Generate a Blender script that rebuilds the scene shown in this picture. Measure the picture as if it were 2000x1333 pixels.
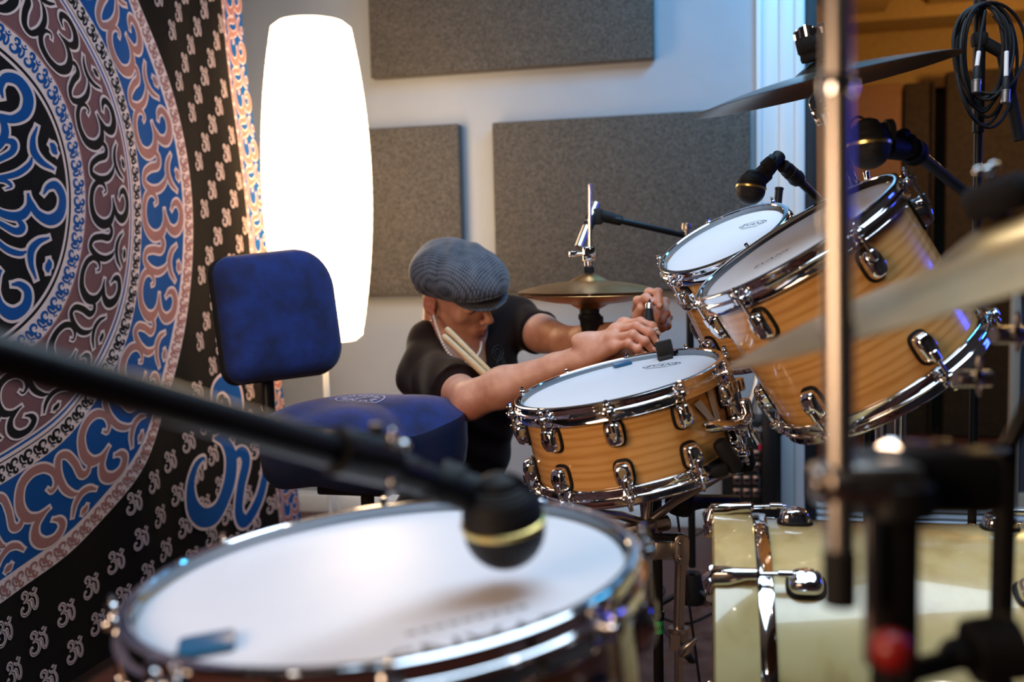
import bpy, bmesh, math, random
import numpy as np
from mathutils import Vector, Matrix
from math import sin, cos, pi, radians, sqrt, atan2, hypot
for o in list(bpy.data.objects): bpy.data.objects.remove(o)
SC = bpy.context.scene; COL = SC.collection
random.seed(7); RNG = np.random.default_rng(7)
# ------------------------------------------------------------------ camera
YAW, PITCH, ROLL = radians(14), radians(4.9), radians(1.4)
CAM = Vector((0, 0, 1.0)); FPX = 35/36*2000
_f = Vector((-sin(YAW)*cos(PITCH), cos(YAW)*cos(PITCH), -sin(PITCH)))
_r = _f.cross(Vector((0, 0, 1))).normalized(); _u = _r.cross(_f)
CR = (cos(ROLL)*_r - sin(ROLL)*_u); CU = (cos(ROLL)*_u + sin(ROLL)*_r); CF = _f
cd = bpy.data.cameras.new('camera'); cam = bpy.data.objects.new('camera', cd); COL.objects.link(cam)
cam.matrix_world = Matrix.Translation(CAM) @ Matrix((CR, CU, -CF)).transposed().to_4x4()
cd.lens = 35; cd.sensor_width = 36; cd.clip_start = .02
cd.dof.use_dof = True; cd.dof.focus_distance = 1.82; cd.dof.aperture_fstop = 2.8
SC.camera = cam
def P(px, py, d): return CAM + CF*d + CR*((px-1000)/FPX*d) - CU*((py-666.5)/FPX*d)
def PX(px, py, d, **k): return tuple(P(px, py, d))
# ------------------------------------------------------------------ light and exposure
w = bpy.data.worlds.new('world'); SC.world = w; w.use_nodes = True
w.node_tree.nodes['Background'].inputs[0].default_value = (.35, .4, .55, 1)
w.node_tree.nodes['Background'].inputs[1].default_value = .04
SC.view_settings.view_transform = 'Standard'; SC.view_settings.look = 'None'
SC.view_settings.gamma = 1; SC.view_settings.exposure = 0.08
def area(name, loc, target, sx, sy, power, color):
    l = bpy.data.lights.new(name, 'AREA'); l.shape = 'RECTANGLE'; l.size = sx; l.size_y = sy; l.energy = power; l.color = color
    o = bpy.data.objects.new(name, l); COL.objects.link(o); o.location = loc
    o.rotation_euler = (Vector(target)-Vector(loc)).to_track_quat('-Z', 'Y').to_euler(); return o
def point(name, loc, power, color, r=.04):
    l = bpy.data.lights.new(name, 'POINT'); l.energy = power; l.color = color; l.shadow_soft_size = r
    o = bpy.data.objects.new(name, l); COL.objects.link(o); o.location = loc; return o
area('ceiling_panel_light', (.0, 1.35, 2.55), (-.1, 1.45, 0), 1.6, 1.3, 46, (.62, .81, 1))
area('blue_wall_wash', (.35, 2.75, 2.5), (-.25, 3.6, 1.4), .5, .4, 22, (.05, .45, .88))  # added lamp washing the right of the back wall blue; no window here
area('front_room_light', (-1.2, -.5, 1.35), (-.3, 2.0, .8), .9, .7, 25, (1, .66, .42))
area('blue_stage_light', (2.3, 2.6, 1.5), (.1, 1.5, 1.0), .45, .4, 6, (.03, .07, 1))
point('booth_bulb', (1.2, 4.5, 1.75), 26, (1, .62, .22), .08)
for i, (x, y, z) in enumerate([(.9, -.8, 2.3), (-.2, -1.0, 2.4), (.5, .9, 2.4), (-1.1, .6, 2.4)]):
    point('chrome_sparkle_point', (x, y, z), 1.4, (1, .90, .80), .03)  # unseen points added to give the chrome small bright highlights
SC.render.film_transparent = False
cy = SC.cycles
try:
    cy.use_denoising = True; cy.max_bounces = 8; cy.sample_clamp_indirect = 6; cy.caustics_reflective = False; cy.caustics_refractive = False
except Exception: pass
# ------------------------------------------------------------------ materials
MT = {}
def mat(name, color=(.5,.5,.5), rough=.5, metal=0, noise=None, bump=None, emit=None, coat=0, spec=None, sheen=0, weave=None, alpha=None, trans=0, sss=0):
    """procedural principled material; noise=(scale, color2, stretch xyz), bump=(scale, strength)"""
    m = bpy.data.materials.new(name); m.use_nodes = True; nt = m.node_tree; N = nt.nodes; L = nt.links
    b = N['Principled BSDF']; b.inputs['Base Color'].default_value = (*color, 1)
    b.inputs['Roughness'].default_value = rough; b.inputs['Metallic'].default_value = metal
    if coat: b.inputs['Coat Weight'].default_value = coat; b.inputs['Coat Roughness'].default_value = .06
    if spec is not None: b.inputs['Specular IOR Level'].default_value = spec
    if sheen: b.inputs['Sheen Weight'].default_value = sheen; b.inputs['Sheen Roughness'].default_value = .35
    if trans: b.inputs['Transmission Weight'].default_value = trans
    if sss:
        b.inputs['Subsurface Weight'].default_value = sss; b.inputs['Subsurface Radius'].default_value = (1, .3, .15); b.inputs['Subsurface Scale'].default_value = .008
    tc = N.new('ShaderNodeTexCoord')
    if noise:
        sc, c2, st = noise; mp = N.new('ShaderNodeMapping'); mp.inputs['Scale'].default_value = st
        nz = N.new('ShaderNodeTexNoise'); nz.inputs['Scale'].default_value = sc; nz.inputs['Detail'].default_value = 6; nz.inputs['Roughness'].default_value = .6
        rp = N.new('ShaderNodeValToRGB'); rp.color_ramp.elements[0].position = .35; rp.color_ramp.elements[1].position = .68
        rp.color_ramp.elements[0].color = (*color, 1); rp.color_ramp.elements[1].color = (*c2, 1)
        L.new(tc.outputs['Object'], mp.inputs[0]); L.new(mp.outputs[0], nz.inputs[0]); L.new(nz.outputs[0], rp.inputs[0]); L.new(rp.outputs[0], b.inputs['Base Color'])
    if bump:
        nz = N.new('ShaderNodeTexNoise'); nz.inputs['Scale'].default_value = bump[0]; nz.inputs['Detail'].default_value = 4
        bp = N.new('ShaderNodeBump'); bp.inputs['Strength'].default_value = bump[1]; bp.inputs['Distance'].default_value = bump[2] if len(bump) > 2 else .002
        L.new(tc.outputs['Object'], nz.inputs[0]); L.new(nz.outputs[0], bp.inputs['Height']); L.new(bp.outputs[0], b.inputs['Normal'])
    if emit:
        b.inputs['Emission Color'].default_value = (*emit[0], 1); b.inputs['Emission Strength'].default_value = emit[1]
    MT[name] = m; return m
def hexc(r, g, b):
    f = lambda c: (c/255/12.92 if c/255 <= .04045 else ((c/255+.055)/1.055)**2.4)
    return (f(r), f(g), f(b))
mat('wall_paint', hexc(166,172,182), .55, noise=(2.2, hexc(158,164,174), (1,1,1)), bump=(7, .35, .012))
mat('side_wall_paint', (.05,.05,.055), .7, bump=(9,.2))
mat('ceiling_paint', (.12,.115,.11), .8, bump=(20,.2))
mat('trim_paint', hexc(222,226,230), .35, bump=(14,.1))
mat('black_gasket', (.006,.008,.012), .6, bump=(30,.1))
mat('panel_felt', (.045,.040,.036), .95, noise=(210, (.17,.15,.13), (1,1,1)), bump=(240,.6), sheen=.25, spec=.08)
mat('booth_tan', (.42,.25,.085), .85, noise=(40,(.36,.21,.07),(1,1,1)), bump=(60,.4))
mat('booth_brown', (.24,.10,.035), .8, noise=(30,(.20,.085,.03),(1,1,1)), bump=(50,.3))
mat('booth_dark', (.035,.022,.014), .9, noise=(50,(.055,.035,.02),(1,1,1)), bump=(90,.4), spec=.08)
mat('floor_wood', (.11,.035,.022), .38, noise=(5,(.055,.016,.012),(1,14,1)), bump=(12,.15))
mat('rug', (.045,.012,.012), .95, noise=(9,(.11,.07,.07),(1,1,1)), bump=(300,.8), sheen=.2, spec=.08)
mat('chrome', (.78,.78,.80), .07, 1, bump=(60,.01))
mat('worn_chrome', (.46,.40,.34), .30, 1, noise=(50,(.42,.39,.36),(1,1,1)))
mat('black_metal', (.010,.010,.011), .35, .1, bump=(40,.05), spec=.35)
mat('black_rubber', (.010,.010,.011), .6, bump=(80,.1), spec=.25)
mat('mic_grille', (.016,.015,.016), .45, .5)
mat('gold_band', (.85,.62,.22), .3, 1, bump=(50,.05))
mat('drum_head', (.72,.73,.78), .42, noise=(5,(.68,.69,.75),(1,1,1)), spec=.4, bump=(300,.04))
mat('head_ink', (.02,.02,.03), .5, bump=(50,.05))
mat('gel_blue', (.01,.10,.22), .35, bump=(60,.3))
mat('velvet_blue', (.004,.009,.055), .9, noise=(16,(.006,.024,.16),(1,1,1)), bump=(260,.5), sheen=.22)
mat('vinyl_blue', (.006,.012,.04), .38, bump=(160,.25))
mat('velvet_print', (.36,.33,.42), .8, bump=(200,.3))
mat('brass', (.68,.38,.15), .36, 1, noise=(12,(.44,.26,.10),(1,1,1)), bump=(90,.05))
mat('dark_brass', (.30,.24,.17), .25, 1, noise=(14,(.17,.13,.09),(1,1,1)), bump=(90,.05))
mat('lamp_paper', (.9,.88,.82), .8, emit=((1,.68,.37), 8.5), noise=(20,(.8,.78,.72),(1,1,1)))
mat('lamp_wire', (.75,.72,.68), .6, emit=((1,.9,.78), .72), bump=(20,.1))
mat('white_metal', (.7,.7,.7), .35, bump=(20,.05))
mat('silver', (.62,.60,.57), .32, 1, bump=(60,.05))
mat('felt_black', (.02,.02,.022), .95, bump=(200,.7), spec=.08)
mat('skin', (.72,.36,.24), .48, sss=.25, bump=(260,.22,.0007))
mat('shirt_cloth', (.016,.009,.008), .85, bump=(70,.25), sheen=.12, spec=.08)
mat('shirt_print', (.06,.055,.05), .8, noise=(60,(.015,.013,.012),(1,1,1)))
mat('jeans', (.007,.010,.018), .85, bump=(150,.4), sheen=.1, spec=.08)
mat('shoe', (.02,.02,.02), .6, bump=(50,.2))
mat('stick_wood', (.66,.47,.27), .45, noise=(25,(.56,.37,.19),(1,1,6)), bump=(80,.1))
mat('bead', (.72,.58,.48), .45, bump=(40,.2))
mat('tape_white', (.62,.60,.56), .7, bump=(90,.3))
mat('tape_green', (.03,.62,.14), .5, bump=(90,.1))
mat('tape_black', (.01,.01,.01), .8, bump=(90,.3))
mat('red_lens', (.26,.012,.010), .3, bump=(20,.1))
mat('jack_nickel', (.55,.42,.38), .3, 1, bump=(40,.05))
mat('label_white', (.8,.8,.82), .5, bump=(40,.05))
mat('label_pink', (.85,.02,.12), .5, bump=(40,.05))
mat('cloth_black', (.008,.006,.005), .95, bump=(330,.5), spec=.08)
mat('cloth_mauve', (.15,.065,.065), .95, bump=(330,.5), spec=.08)
mat('cloth_blue', (.006,.055,.19), .95, bump=(330,.5), spec=.08)
mat('cloth_pale', (.56,.41,.38), .95, bump=(330,.5), spec=.08)
mat('cloth_pink', (.27,.115,.10), .95, bump=(330,.5), spec=.08)
mat('cloth_ink', (.008,.007,.008), .95, bump=(330,.5), spec=.08)
def glaze(m, k):      # mesh grille: fine dark wire relief
    pass
def wood(name, c1, c2, c3, coat=.8, rough=.22, scale=(1,1,9)):
    m = bpy.data.materials.new(name); m.use_nodes = True; nt = m.node_tree; N = nt.nodes; L = nt.links; b = N['Principled BSDF']
    tc = N.new('ShaderNodeTexCoord'); mp = N.new('ShaderNodeMapping'); mp.inputs['Scale'].default_value = scale
    n1 = N.new('ShaderNodeTexNoise'); n1.inputs['Scale'].default_value = 3.2; n1.inputs['Detail'].default_value = 8; n1.inputs['Distortion'].default_value = .8
    wv = N.new('ShaderNodeTexWave'); wv.wave_type = 'BANDS'; wv.bands_direction = 'Z'; wv.inputs['Scale'].default_value = 1.3; wv.inputs['Distortion'].default_value = 7; wv.inputs['Detail'].default_value = 4; wv.inputs['Detail Scale'].default_value = 1.2
    mx = N.new('ShaderNodeMix'); mx.data_type = 'FLOAT'; mx.inputs[0].default_value = .4
    rp = N.new('ShaderNodeValToRGB'); e = rp.color_ramp.elements; e[0].position = .25; e[0].color = (*c3, 1); e[1].position = .62; e[1].color = (*c1, 1)
    e2 = e.new(.42); e2.color = (*c2, 1)
    L.new(tc.outputs['Object'], mp.inputs[0]); L.new(mp.outputs[0], n1.inputs[0]); L.new(mp.outputs[0], wv.inputs[0])
    L.new(n1.outputs[0], mx.inputs[2]); L.new(wv.outputs['Fac'], mx.inputs[3]); L.new(mx.outputs[0], rp.inputs[0]); L.new(rp.outputs[0], b.inputs['Base Color'])
    b.inputs['Roughness'].default_value = rough; b.inputs['Coat Weight'].default_value = coat; b.inputs['Coat Roughness'].default_value = .05
    MT[name] = m
wood('maple', (.86,.48,.17), (.80,.42,.135), (.70,.34,.095), scale=(2.6,2.6,17))
wood('cool_lit_maple', (.80,.62,.29), (.75,.56,.24), (.62,.43,.17), scale=(5,5,1.2))  # the toms' maple again, cool light on the bass drum put into its colour
def checked():
    m = bpy.data.materials.new('cap_check'); m.use_nodes = True; nt = m.node_tree; N = nt.nodes; L = nt.links; b = N['Principled BSDF']
    tc = N.new('ShaderNodeTexCoord'); at = N.new('ShaderNodeAttribute'); at.attribute_name = 'weave'; mp = N.new('ShaderNodeMapping'); mp.inputs['Rotation'].default_value = (0, 0, .15)
    L.new(at.outputs['Vector'], mp.inputs[0]); out = []
    for i, d in enumerate('XY'):
        wv = N.new('ShaderNodeTexWave'); wv.bands_direction = d; wv.inputs['Scale'].default_value = 48; wv.inputs['Distortion'].default_value = .6; wv.inputs['Detail'].default_value = 1
        L.new(mp.outputs[0], wv.inputs[0]); out.append(wv)
    ad = N.new('ShaderNodeMath'); ad.operation = 'MULTIPLY'; L.new(out[0].outputs['Fac'], ad.inputs[0]); L.new(out[1].outputs['Fac'], ad.inputs[1])
    nz = N.new('ShaderNodeTexNoise'); nz.inputs['Scale'].default_value = 40; nz.inputs['Detail'].default_value = 5; L.new(tc.outputs['Object'], nz.inputs[0])
    a2 = N.new('ShaderNodeMath'); a2.operation = 'ADD'; L.new(ad.outputs[0], a2.inputs[0]); L.new(nz.outputs[0], a2.inputs[1])
    rp = N.new('ShaderNodeValToRGB'); rp.color_ramp.elements[0].position = .35; rp.color_ramp.elements[1].position = 1.15 if False else 1.0
    rp.color_ramp.elements[0].color = (.010,.012,.020,1); rp.color_ramp.elements[1].color = (.115,.125,.155,1)
    L.new(a2.outputs[0], rp.inputs[0]); L.new(rp.outputs[0], b.inputs['Base Color']); b.inputs['Roughness'].default_value = .85; b.inputs['Sheen Weight'].default_value = .2
    bp = N.new('ShaderNodeBump'); bp.inputs['Strength'].default_value = .3; bp.inputs['Distance'].default_value = .001; L.new(a2.outputs[0], bp.inputs['Height']); L.new(bp.outputs[0], b.inputs['Normal'])
    MT['cap_check'] = m
checked()
# grille wire pattern
def grille():
    m = MT['mic_grille']; nt = m.node_tree; N = nt.nodes; L = nt.links; b = N['Principled BSDF']
    tc = N.new('ShaderNodeTexCoord'); vo = N.new('ShaderNodeTexVoronoi'); vo.inputs['Scale'].default_value = 700
    bp = N.new('ShaderNodeBump'); bp.inputs['Strength'].default_value = .7; bp.inputs['Distance'].default_value = .001
    L.new(tc.outputs['Object'], vo.inputs[0]); L.new(vo.outputs['Distance'], bp.inputs['Height']); L.new(bp.outputs[0], b.inputs['Normal'])
grille()
# skin tint from vertex colour (lips, brows, stubble are real pigment)
def skin_nodes():
    m = MT['skin']; nt = m.node_tree; N = nt.nodes; L = nt.links; b = N['Principled BSDF']
    at = N.new('ShaderNodeAttribute'); at.attribute_name = 'pigment'
    nz = N.new('ShaderNodeTexNoise'); nz.inputs['Scale'].default_value = 38; nz.inputs['Detail'].default_value = 5
    tc = N.new('ShaderNodeTexCoord'); L.new(tc.outputs['Object'], nz.inputs[0])
    rp = N.new('ShaderNodeValToRGB'); rp.color_ramp.elements[0].color = (.88,.80,.78,1); rp.color_ramp.elements[1].color = (1.0,1.0,1.0,1)
    rp.color_ramp.elements[0].position = .35; rp.color_ramp.elements[1].position = .6
    mx = N.new('ShaderNodeMix'); mx.data_type = 'RGBA'; mx.blend_type = 'MULTIPLY'; mx.inputs[0].default_value = 1
    L.new(nz.outputs[0], rp.inputs[0]); L.new(at.outputs['Color'], mx.inputs[6]); L.new(rp.outputs[0], mx.inputs[7]); L.new(mx.outputs[2], b.inputs['Base Color'])
skin_nodes()
# ------------------------------------------------------------------ mesh kit
def ortho(n):
    n = Vector(n).normalized(); a = n.cross(Vector((0, 0, 1)))
    if a.length < 1e-3: a = n.cross(Vector((0, 1, 0)))
    a.normalize(); b = n.cross(a); return a, b, n
def basis(C, z, xhint=(1, 0, 0)):
    z = Vector(z).normalized(); x = Vector(xhint); x = (x - z*x.dot(z)).normalized(); y = z.cross(x)
    m = Matrix((x, y, z)).transposed().to_4x4(); m.translation = Vector(C); return m
class M:
    def __init__(s): s.v = []; s.f = []; s.m = []; s.flat = set()
    def add(s, vs, fs, mi=0, mtx=None, flat=False):
        k = len(s.v)
        if mtx is not None: vs = [mtx @ Vector(v) for v in vs]
        s.v += [tuple(v) for v in vs]
        for f in fs:
            if flat: s.flat.add(len(s.f))
            s.f.append([i+k for i in f]); s.m.append(mi)
        return s
    def lathe(s, prof, seg=48, mtx=None, mi=0, a0=0, a1=2*pi):
        full = abs(a1-a0-2*pi) < 1e-6; n = len(prof); cols = seg if full else seg+1; vs = []; fs = []
        for j in range(cols):
            a = a0+(a1-a0)*j/seg
            for r, z in prof: vs.append((r*cos(a), r*sin(a), z))
        for j in range(seg):
            j2 = (j+1) % cols
            for i in range(n-1):
                q = [j*n+i, j2*n+i, j2*n+i+1, j*n+i+1]
                if prof[i][0] < 1e-7: q = [q[0], q[2], q[3]]
                elif prof[i+1][0] < 1e-7: q = [q[0], q[1], q[2]]
                fs.append(q)
        return s.add(vs, fs, mi, mtx)
    def tube(s, path, r, seg=12, closed=False, cap=True, mi=0, mtx=None):
        p = [Vector(q) for q in path]; n = len(p)
        rr = [r]*n if isinstance(r, (int, float)) else list(r)
        T = []
        for i in range(n):
            a = p[(i-1) % n] if (closed or i > 0) else p[i]; b = p[(i+1) % n] if (closed or i < n-1) else p[i]
            t = (b-a); T.append(t.normalized() if t.length > 1e-9 else Vector((0, 0, 1)))
        a, b, _ = ortho(T[0]); vs = []; fs = []
        for i in range(n):
            if i: 
                a = (a - T[i]*a.dot(T[i]));
                a = a.normalized() if a.length > 1e-6 else ortho(T[i])[0]
            b = T[i].cross(a)
            for j in range(seg):
                th = 2*pi*j/seg; vs.append(p[i]+(a*cos(th)+b*sin(th))*rr[i])
        for i in range(n if closed else n-1):
            i2 = (i+1) % n
            for j in range(seg):
                j2 = (j+1) % seg; fs.append([i*seg+j, i*seg+j2, i2*seg+j2, i2*seg+j])
        if cap and not closed:
            fs.append([j for j in range(seg)][::-1]); fs.append([(n-1)*seg+j for j in range(seg)])
        return s.add(vs, fs, mi, mtx)
    def cyl(s, a, b, r, r2=None, seg=20, mi=0, bev=None):
        a, b = Vector(a), Vector(b); L = (b-a).length; d = (b-a)/L; r2 = r if r2 is None else r2
        e = bev if bev is not None else min(.0012, L*.2, r*.3)
        return s.tube([a, a+d*1e-5, a+d*e, b-d*e, b-d*1e-5, b], [max(r-e, r*.3), max(r-e, r*.4), r, r2, max(r2-e, r2*.4), max(r2-e, r2*.3)], seg, mi=mi)
    def box(s, c, d, mtx=None, mi=0, bev=0.002, seg=2):
        bm = bmesh.new(); bmesh.ops.create_cube(bm, size=1)
        bmesh.ops.scale(bm, vec=d, verts=bm.verts)
        if bev: bmesh.ops.bevel(bm, geom=list(bm.edges), offset=min(bev, min(d)*.45), segments=seg, profile=.5, affect='EDGES')
        bmesh.ops.translate(bm, vec=c, verts=bm.verts); bm.verts.index_update()
        vs = [v.co.copy() for v in bm.verts]; fs = [[v.index for v in f.verts] for f in bm.faces]; bm.free()
        return s.add(vs, fs, mi, mtx, flat=(bev == 0))
    def ell(s, c, r, mtx=None, mi=0, nu=28, nv=16, z0=-1, z1=1):
        r = (r, r, r) if isinstance(r, (int, float)) else r
        pr = [];
        for i in range(nv+1):
            t = math.asin(z0)+(math.asin(z1)-math.asin(z0))*i/nv; pr.append((max(0, cos(t)), sin(t)))
        m2 = Matrix.Translation(c) @ Matrix.Diagonal((r[0], r[1], r[2], 1))
        return s.lathe(pr, nu, (mtx @ m2) if mtx is not None else m2, mi)
    def prism(s, outline, t, mtx=None, mi=0, bev=0.0):
        """outline in local xy, thickness along z centred, with rounded edge ring"""
        n = len(outline); cx = sum(p[0] for p in outline)/n; cy_ = sum(p[1] for p in outline)/n; vs = []; fs = []
        lay = [(-t/2, bev), (-t/2+bev*.3, bev*.3), (-t/2+bev, 0), (t/2-bev, 0), (t/2-bev*.3, bev*.3), (t/2, bev)] if bev else [(-t/2, 0), (t/2, 0)]
        for z, ins in lay:
            for x, y in outline:
                dx, dy = x-cx, y-cy_; l = hypot(dx, dy) or 1; k = max(0, (l-ins)/l); vs.append((cx+dx*k, cy_+dy*k, z))
        for i in range(len(lay)-1):
            for j in range(n): j2 = (j+1) % n; fs.append([i*n+j, i*n+j2, (i+1)*n+j2, (i+1)*n+j])
        fs.append(list(range(n))[::-1]); fs.append([(len(lay)-1)*n+j for j in range(n)])
        return s.add(vs, fs, mi, mtx)
def rrect(w, h, r, n=6, p=None):
    o = []
    for cx, cy_, a in ((w/2-r, h/2-r, 0), (-w/2+r, h/2-r, pi/2), (-w/2+r, -h/2+r, pi), (w/2-r, -h/2+r, 3*pi/2)):
        for i in range(n+1): t = a+pi/2*i/n; o.append((cx+r*cos(t), cy_+r*sin(t)))
    return o
def superell(w, h, e, n=48):
    o = []
    for i in range(n):
        t = 2*pi*i/n; c, s_ = cos(t), sin(t); o.append((w/2*abs(c)**(2/e)*(1 if c >= 0 else -1), h/2*abs(s_)**(2/e)*(1 if s_ >= 0 else -1)))
    return o
def crom(pts, n=6):
    p = [np.array(q, float) for q in pts]; p = [2*p[0]-p[1]]+p+[2*p[-1]-p[-2]]; o = []
    for i in range(1, len(p)-2):
        for k in range(n):
            t = k/n; a, b, c, d = p[i-1], p[i], p[i+1], p[i+2]
            o.append(.5*((2*b)+(-a+c)*t+(2*a-5*b+4*c-d)*t*t+(-a+3*b-3*c+d)*t**3))
    o.append(p[-2]); return o
ROOT = {}     # object name -> world matrix of its thing
def tag(o, label=None, cat=None, group=None, kind=None):
    if label: o['label'] = label
    if cat: o['category'] = cat
    if group: o['group'] = group
    if kind: o['kind'] = kind
    return o
def thing(name, label, cat, mtx, group=None):
    o = bpy.data.objects.new(name, None); COL.objects.link(o); o.empty_display_size = .05
    m = mtx.copy() if isinstance(mtx, Matrix) else Matrix.Translation(Vector(mtx))
    o.matrix_world = m; ROOT[o.name] = m.copy(); return tag(o, label, cat, group)
def obj(name, m, mats, parent=None, world=True, smooth=True, label=None, mesh=None, angle=None):
    """world=True: vertices given in world space (moved into the parent's frame)"""
    mats = mats if isinstance(mats, (list, tuple)) else [mats]
    if mesh is None:
        mesh = bpy.data.meshes.new(name)
        vs = m.v
        base = ROOT.get(parent.name) if parent is not None else None
        if base is not None and world: inv = base.inverted(); vs = [inv @ Vector(v) for v in vs]
        mesh.from_pydata([tuple(v) for v in vs], [], m.f); mesh.update()
        for x in mats: mesh.materials.append(MT[x])
        mesh.polygons.foreach_set('material_index', m.m)
        sm = [smooth and (i not in m.flat) for i in range(len(m.f))]; mesh.polygons.foreach_set('use_smooth', sm)
        if smooth:
            try: mesh.set_sharp_from_angle(angle=radians(angle or 42))
            except Exception: pass
    o = bpy.data.objects.new(name, mesh); COL.objects.link(o)
    if parent is not None:
        o.parent = parent
        if parent.name in ROOT: ROOT[o.name] = ROOT[parent.name]
    if label: o['label'] = label
    return o
def solo(name, m, mats, label, cat, group=None, kind=None, smooth=True):
    """one-mesh thing; origin at its base centre"""
    vs = np.array(m.v); c = Vector(((vs[:, 0].min()+vs[:, 0].max())/2, (vs[:, 1].min()+vs[:, 1].max())/2, vs[:, 2].min()))
    m.v = [tuple(Vector(v)-c) for v in m.v]; o = obj(name, m, mats, None, smooth=smooth); o.location = c
    return tag(o, label, cat, group, kind)
def struct(name, m, mats, smooth=True):
    return tag(obj(name, m, mats, None, smooth=smooth), kind='structure')
def text_mesh(s, size, spacing=1.0, shear=0):
    cu = bpy.data.curves.new('t', 'FONT'); cu.body = s; cu.size = size; cu.align_x = 'CENTER'; cu.align_y = 'CENTER'; cu.space_character = spacing; cu.shear = shear; cu.resolution_u = 4
    o = bpy.data.objects.new('t', cu); COL.objects.link(o); dg = bpy.context.evaluated_depsgraph_get(); me = bpy.data.meshes.new_from_object(o.evaluated_get(dg))
    v = [tuple(x.co) for x in me.vertices]; f = [list(p.vertices) for p in me.polygons]; bpy.data.objects.remove(o); bpy.data.meshes.remove(me); return v, f
# ------------------------------------------------------------------ the room
WY = 3.6
m = M(); m.box((-1.0, 2.0, -.02), (7.4, 8.6, .04), bev=0); struct('floor', m, 'floor_wood')
m = M(); m.box((-1.5, WY+.1, 1.3), (2.99, .2, 2.6), bev=0); m.box((1.2, WY+.1, 2.42), (2.1, .2, .36), bev=0); m.box((2.4, WY+.1, 1.3), (.5, .2, 2.6), bev=0); m.box((1.2, WY+.1, -.01), (2.0, .19, .02), bev=0)
struct('wall_back', m, 'wall_paint')
m = M(); m.box((-3.05, 1.0, 1.3), (.1, 5.4, 2.6), bev=0); struct('wall_left', m, 'side_wall_paint')
m = M(); m.box((2.65, 1.0, 1.3), (.1, 5.4, 2.6), bev=0); struct('wall_right', m, 'side_wall_paint')
m = M(); m.box((-.2, -1.75, 1.3), (5.8, .1, 2.6), bev=0); struct('wall_front', m, 'side_wall_paint')
m = M(); m.box((-.2, .95, 2.65), (5.8, 5.3, .1), bev=0); struct('ceiling', m, 'ceiling_paint')
m = M(); m.box((-1.5, WY-.007, .035), (2.98, .014, .07), bev=.003); m.box((-1.5, WY-.004, .075), (2.98, .008, .016), bev=.003); struct('baseboard_back', m, 'trim_paint')
# stepped white door casing beside the opening
m = M()
for x0, x1, th in ((-.008, .012, .03), (.012, .068, .022), (.068, .118, .034), (.118, .152, .045)): m.box(((x0+x1)/2, WY-th/2+.005, 1.3), (x1-x0, th+.01, 2.6), bev=.004)
struct('trim_1', m, 'trim_paint')
m = M(); m.box((.172, WY+.08, 1.3), (.042, .2, 2.6), bev=.004); struct('trim_2', m, 'black_gasket')
m = M(); m.box((1.16, WY+.02, .015), (1.93, .16, .03), bev=.003)
for k, (z, t) in enumerate(((.045, .10), (.068, .07), (.09, .05))): m.box((1.16, WY+.05, z), (1.93, t, .012), bev=.003)
struct('trim_3', m, 'trim_paint')
# sliding pane standing half open at the right of the opening
dr = tag(bpy.data.objects.new('door_1', None), kind='structure'); COL.objects.link(dr)
m = M(); m.box((.845, WY+.09, .52), (.03, .04, .86), bev=.004); m.box((1.6, WY+.09, .12), (1.5, .04, .05), bev=.004); m.box((1.6, WY+.09, .94), (1.5, .04, .05), bev=.004)
mat('pane_frame', (.42,.33,.24), .4, bump=(20,.1)); mat('pane_glass', (.25,.35,.45), .05, trans=.85)
obj('door_frame', m, 'pane_frame', dr); m = M(); m.box((1.6, WY+.09, .53), (1.48, .006, .80), bev=0); obj('pane', m, 'pane_glass', dr, label='bluish glass pane')
# booth beyond the opening
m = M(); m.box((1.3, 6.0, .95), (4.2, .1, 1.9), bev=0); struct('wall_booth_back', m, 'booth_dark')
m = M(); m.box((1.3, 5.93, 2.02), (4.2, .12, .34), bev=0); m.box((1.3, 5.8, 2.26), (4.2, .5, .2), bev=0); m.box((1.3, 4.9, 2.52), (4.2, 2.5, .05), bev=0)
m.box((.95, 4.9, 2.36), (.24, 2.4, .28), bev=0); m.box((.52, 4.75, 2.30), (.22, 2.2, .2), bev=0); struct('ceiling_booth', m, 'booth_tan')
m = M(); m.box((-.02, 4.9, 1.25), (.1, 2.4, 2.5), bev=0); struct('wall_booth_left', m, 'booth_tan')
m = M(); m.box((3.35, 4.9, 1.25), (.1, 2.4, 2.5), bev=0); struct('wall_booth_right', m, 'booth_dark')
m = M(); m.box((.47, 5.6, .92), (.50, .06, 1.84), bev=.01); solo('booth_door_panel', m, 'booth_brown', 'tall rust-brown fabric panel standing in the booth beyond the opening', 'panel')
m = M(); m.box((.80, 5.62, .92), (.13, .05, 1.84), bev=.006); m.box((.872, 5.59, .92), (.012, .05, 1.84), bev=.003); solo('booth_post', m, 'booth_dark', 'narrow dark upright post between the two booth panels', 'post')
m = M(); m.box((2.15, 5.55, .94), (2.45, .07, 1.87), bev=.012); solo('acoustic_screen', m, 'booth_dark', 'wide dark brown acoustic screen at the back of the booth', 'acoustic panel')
# rug
m = M(); m.box((.1, 1.5, .006), (2.7, 2.5, .010), bev=.003)
solo('rug', m, 'rug', 'worn dark red rug spread under the drum kit', 'rug')
# wall panels
def panel(x0, x1, z0, z1, label):
    m = M(); m.box(((x0+x1)/2, WY-.03, (z0+z1)/2), (x1-x0, .052, z1-z0), bev=.007, seg=3)
    o = solo('sound_absorber', m, 'panel_felt', label, 'acoustic panel', 'grey felt acoustic panels on the back wall')
panel(-1.402, -.352, 1.67, 2.28, 'grey felt panel highest on the wall, cut off by the top of the photo')
panel(-1.66, -1.066, .860, 1.487, 'grey felt panel on the wall right behind the paper lamp')
panel(-.940, -.026, .864, 1.483, 'wide grey felt panel on the wall behind the hi-hat')
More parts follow.
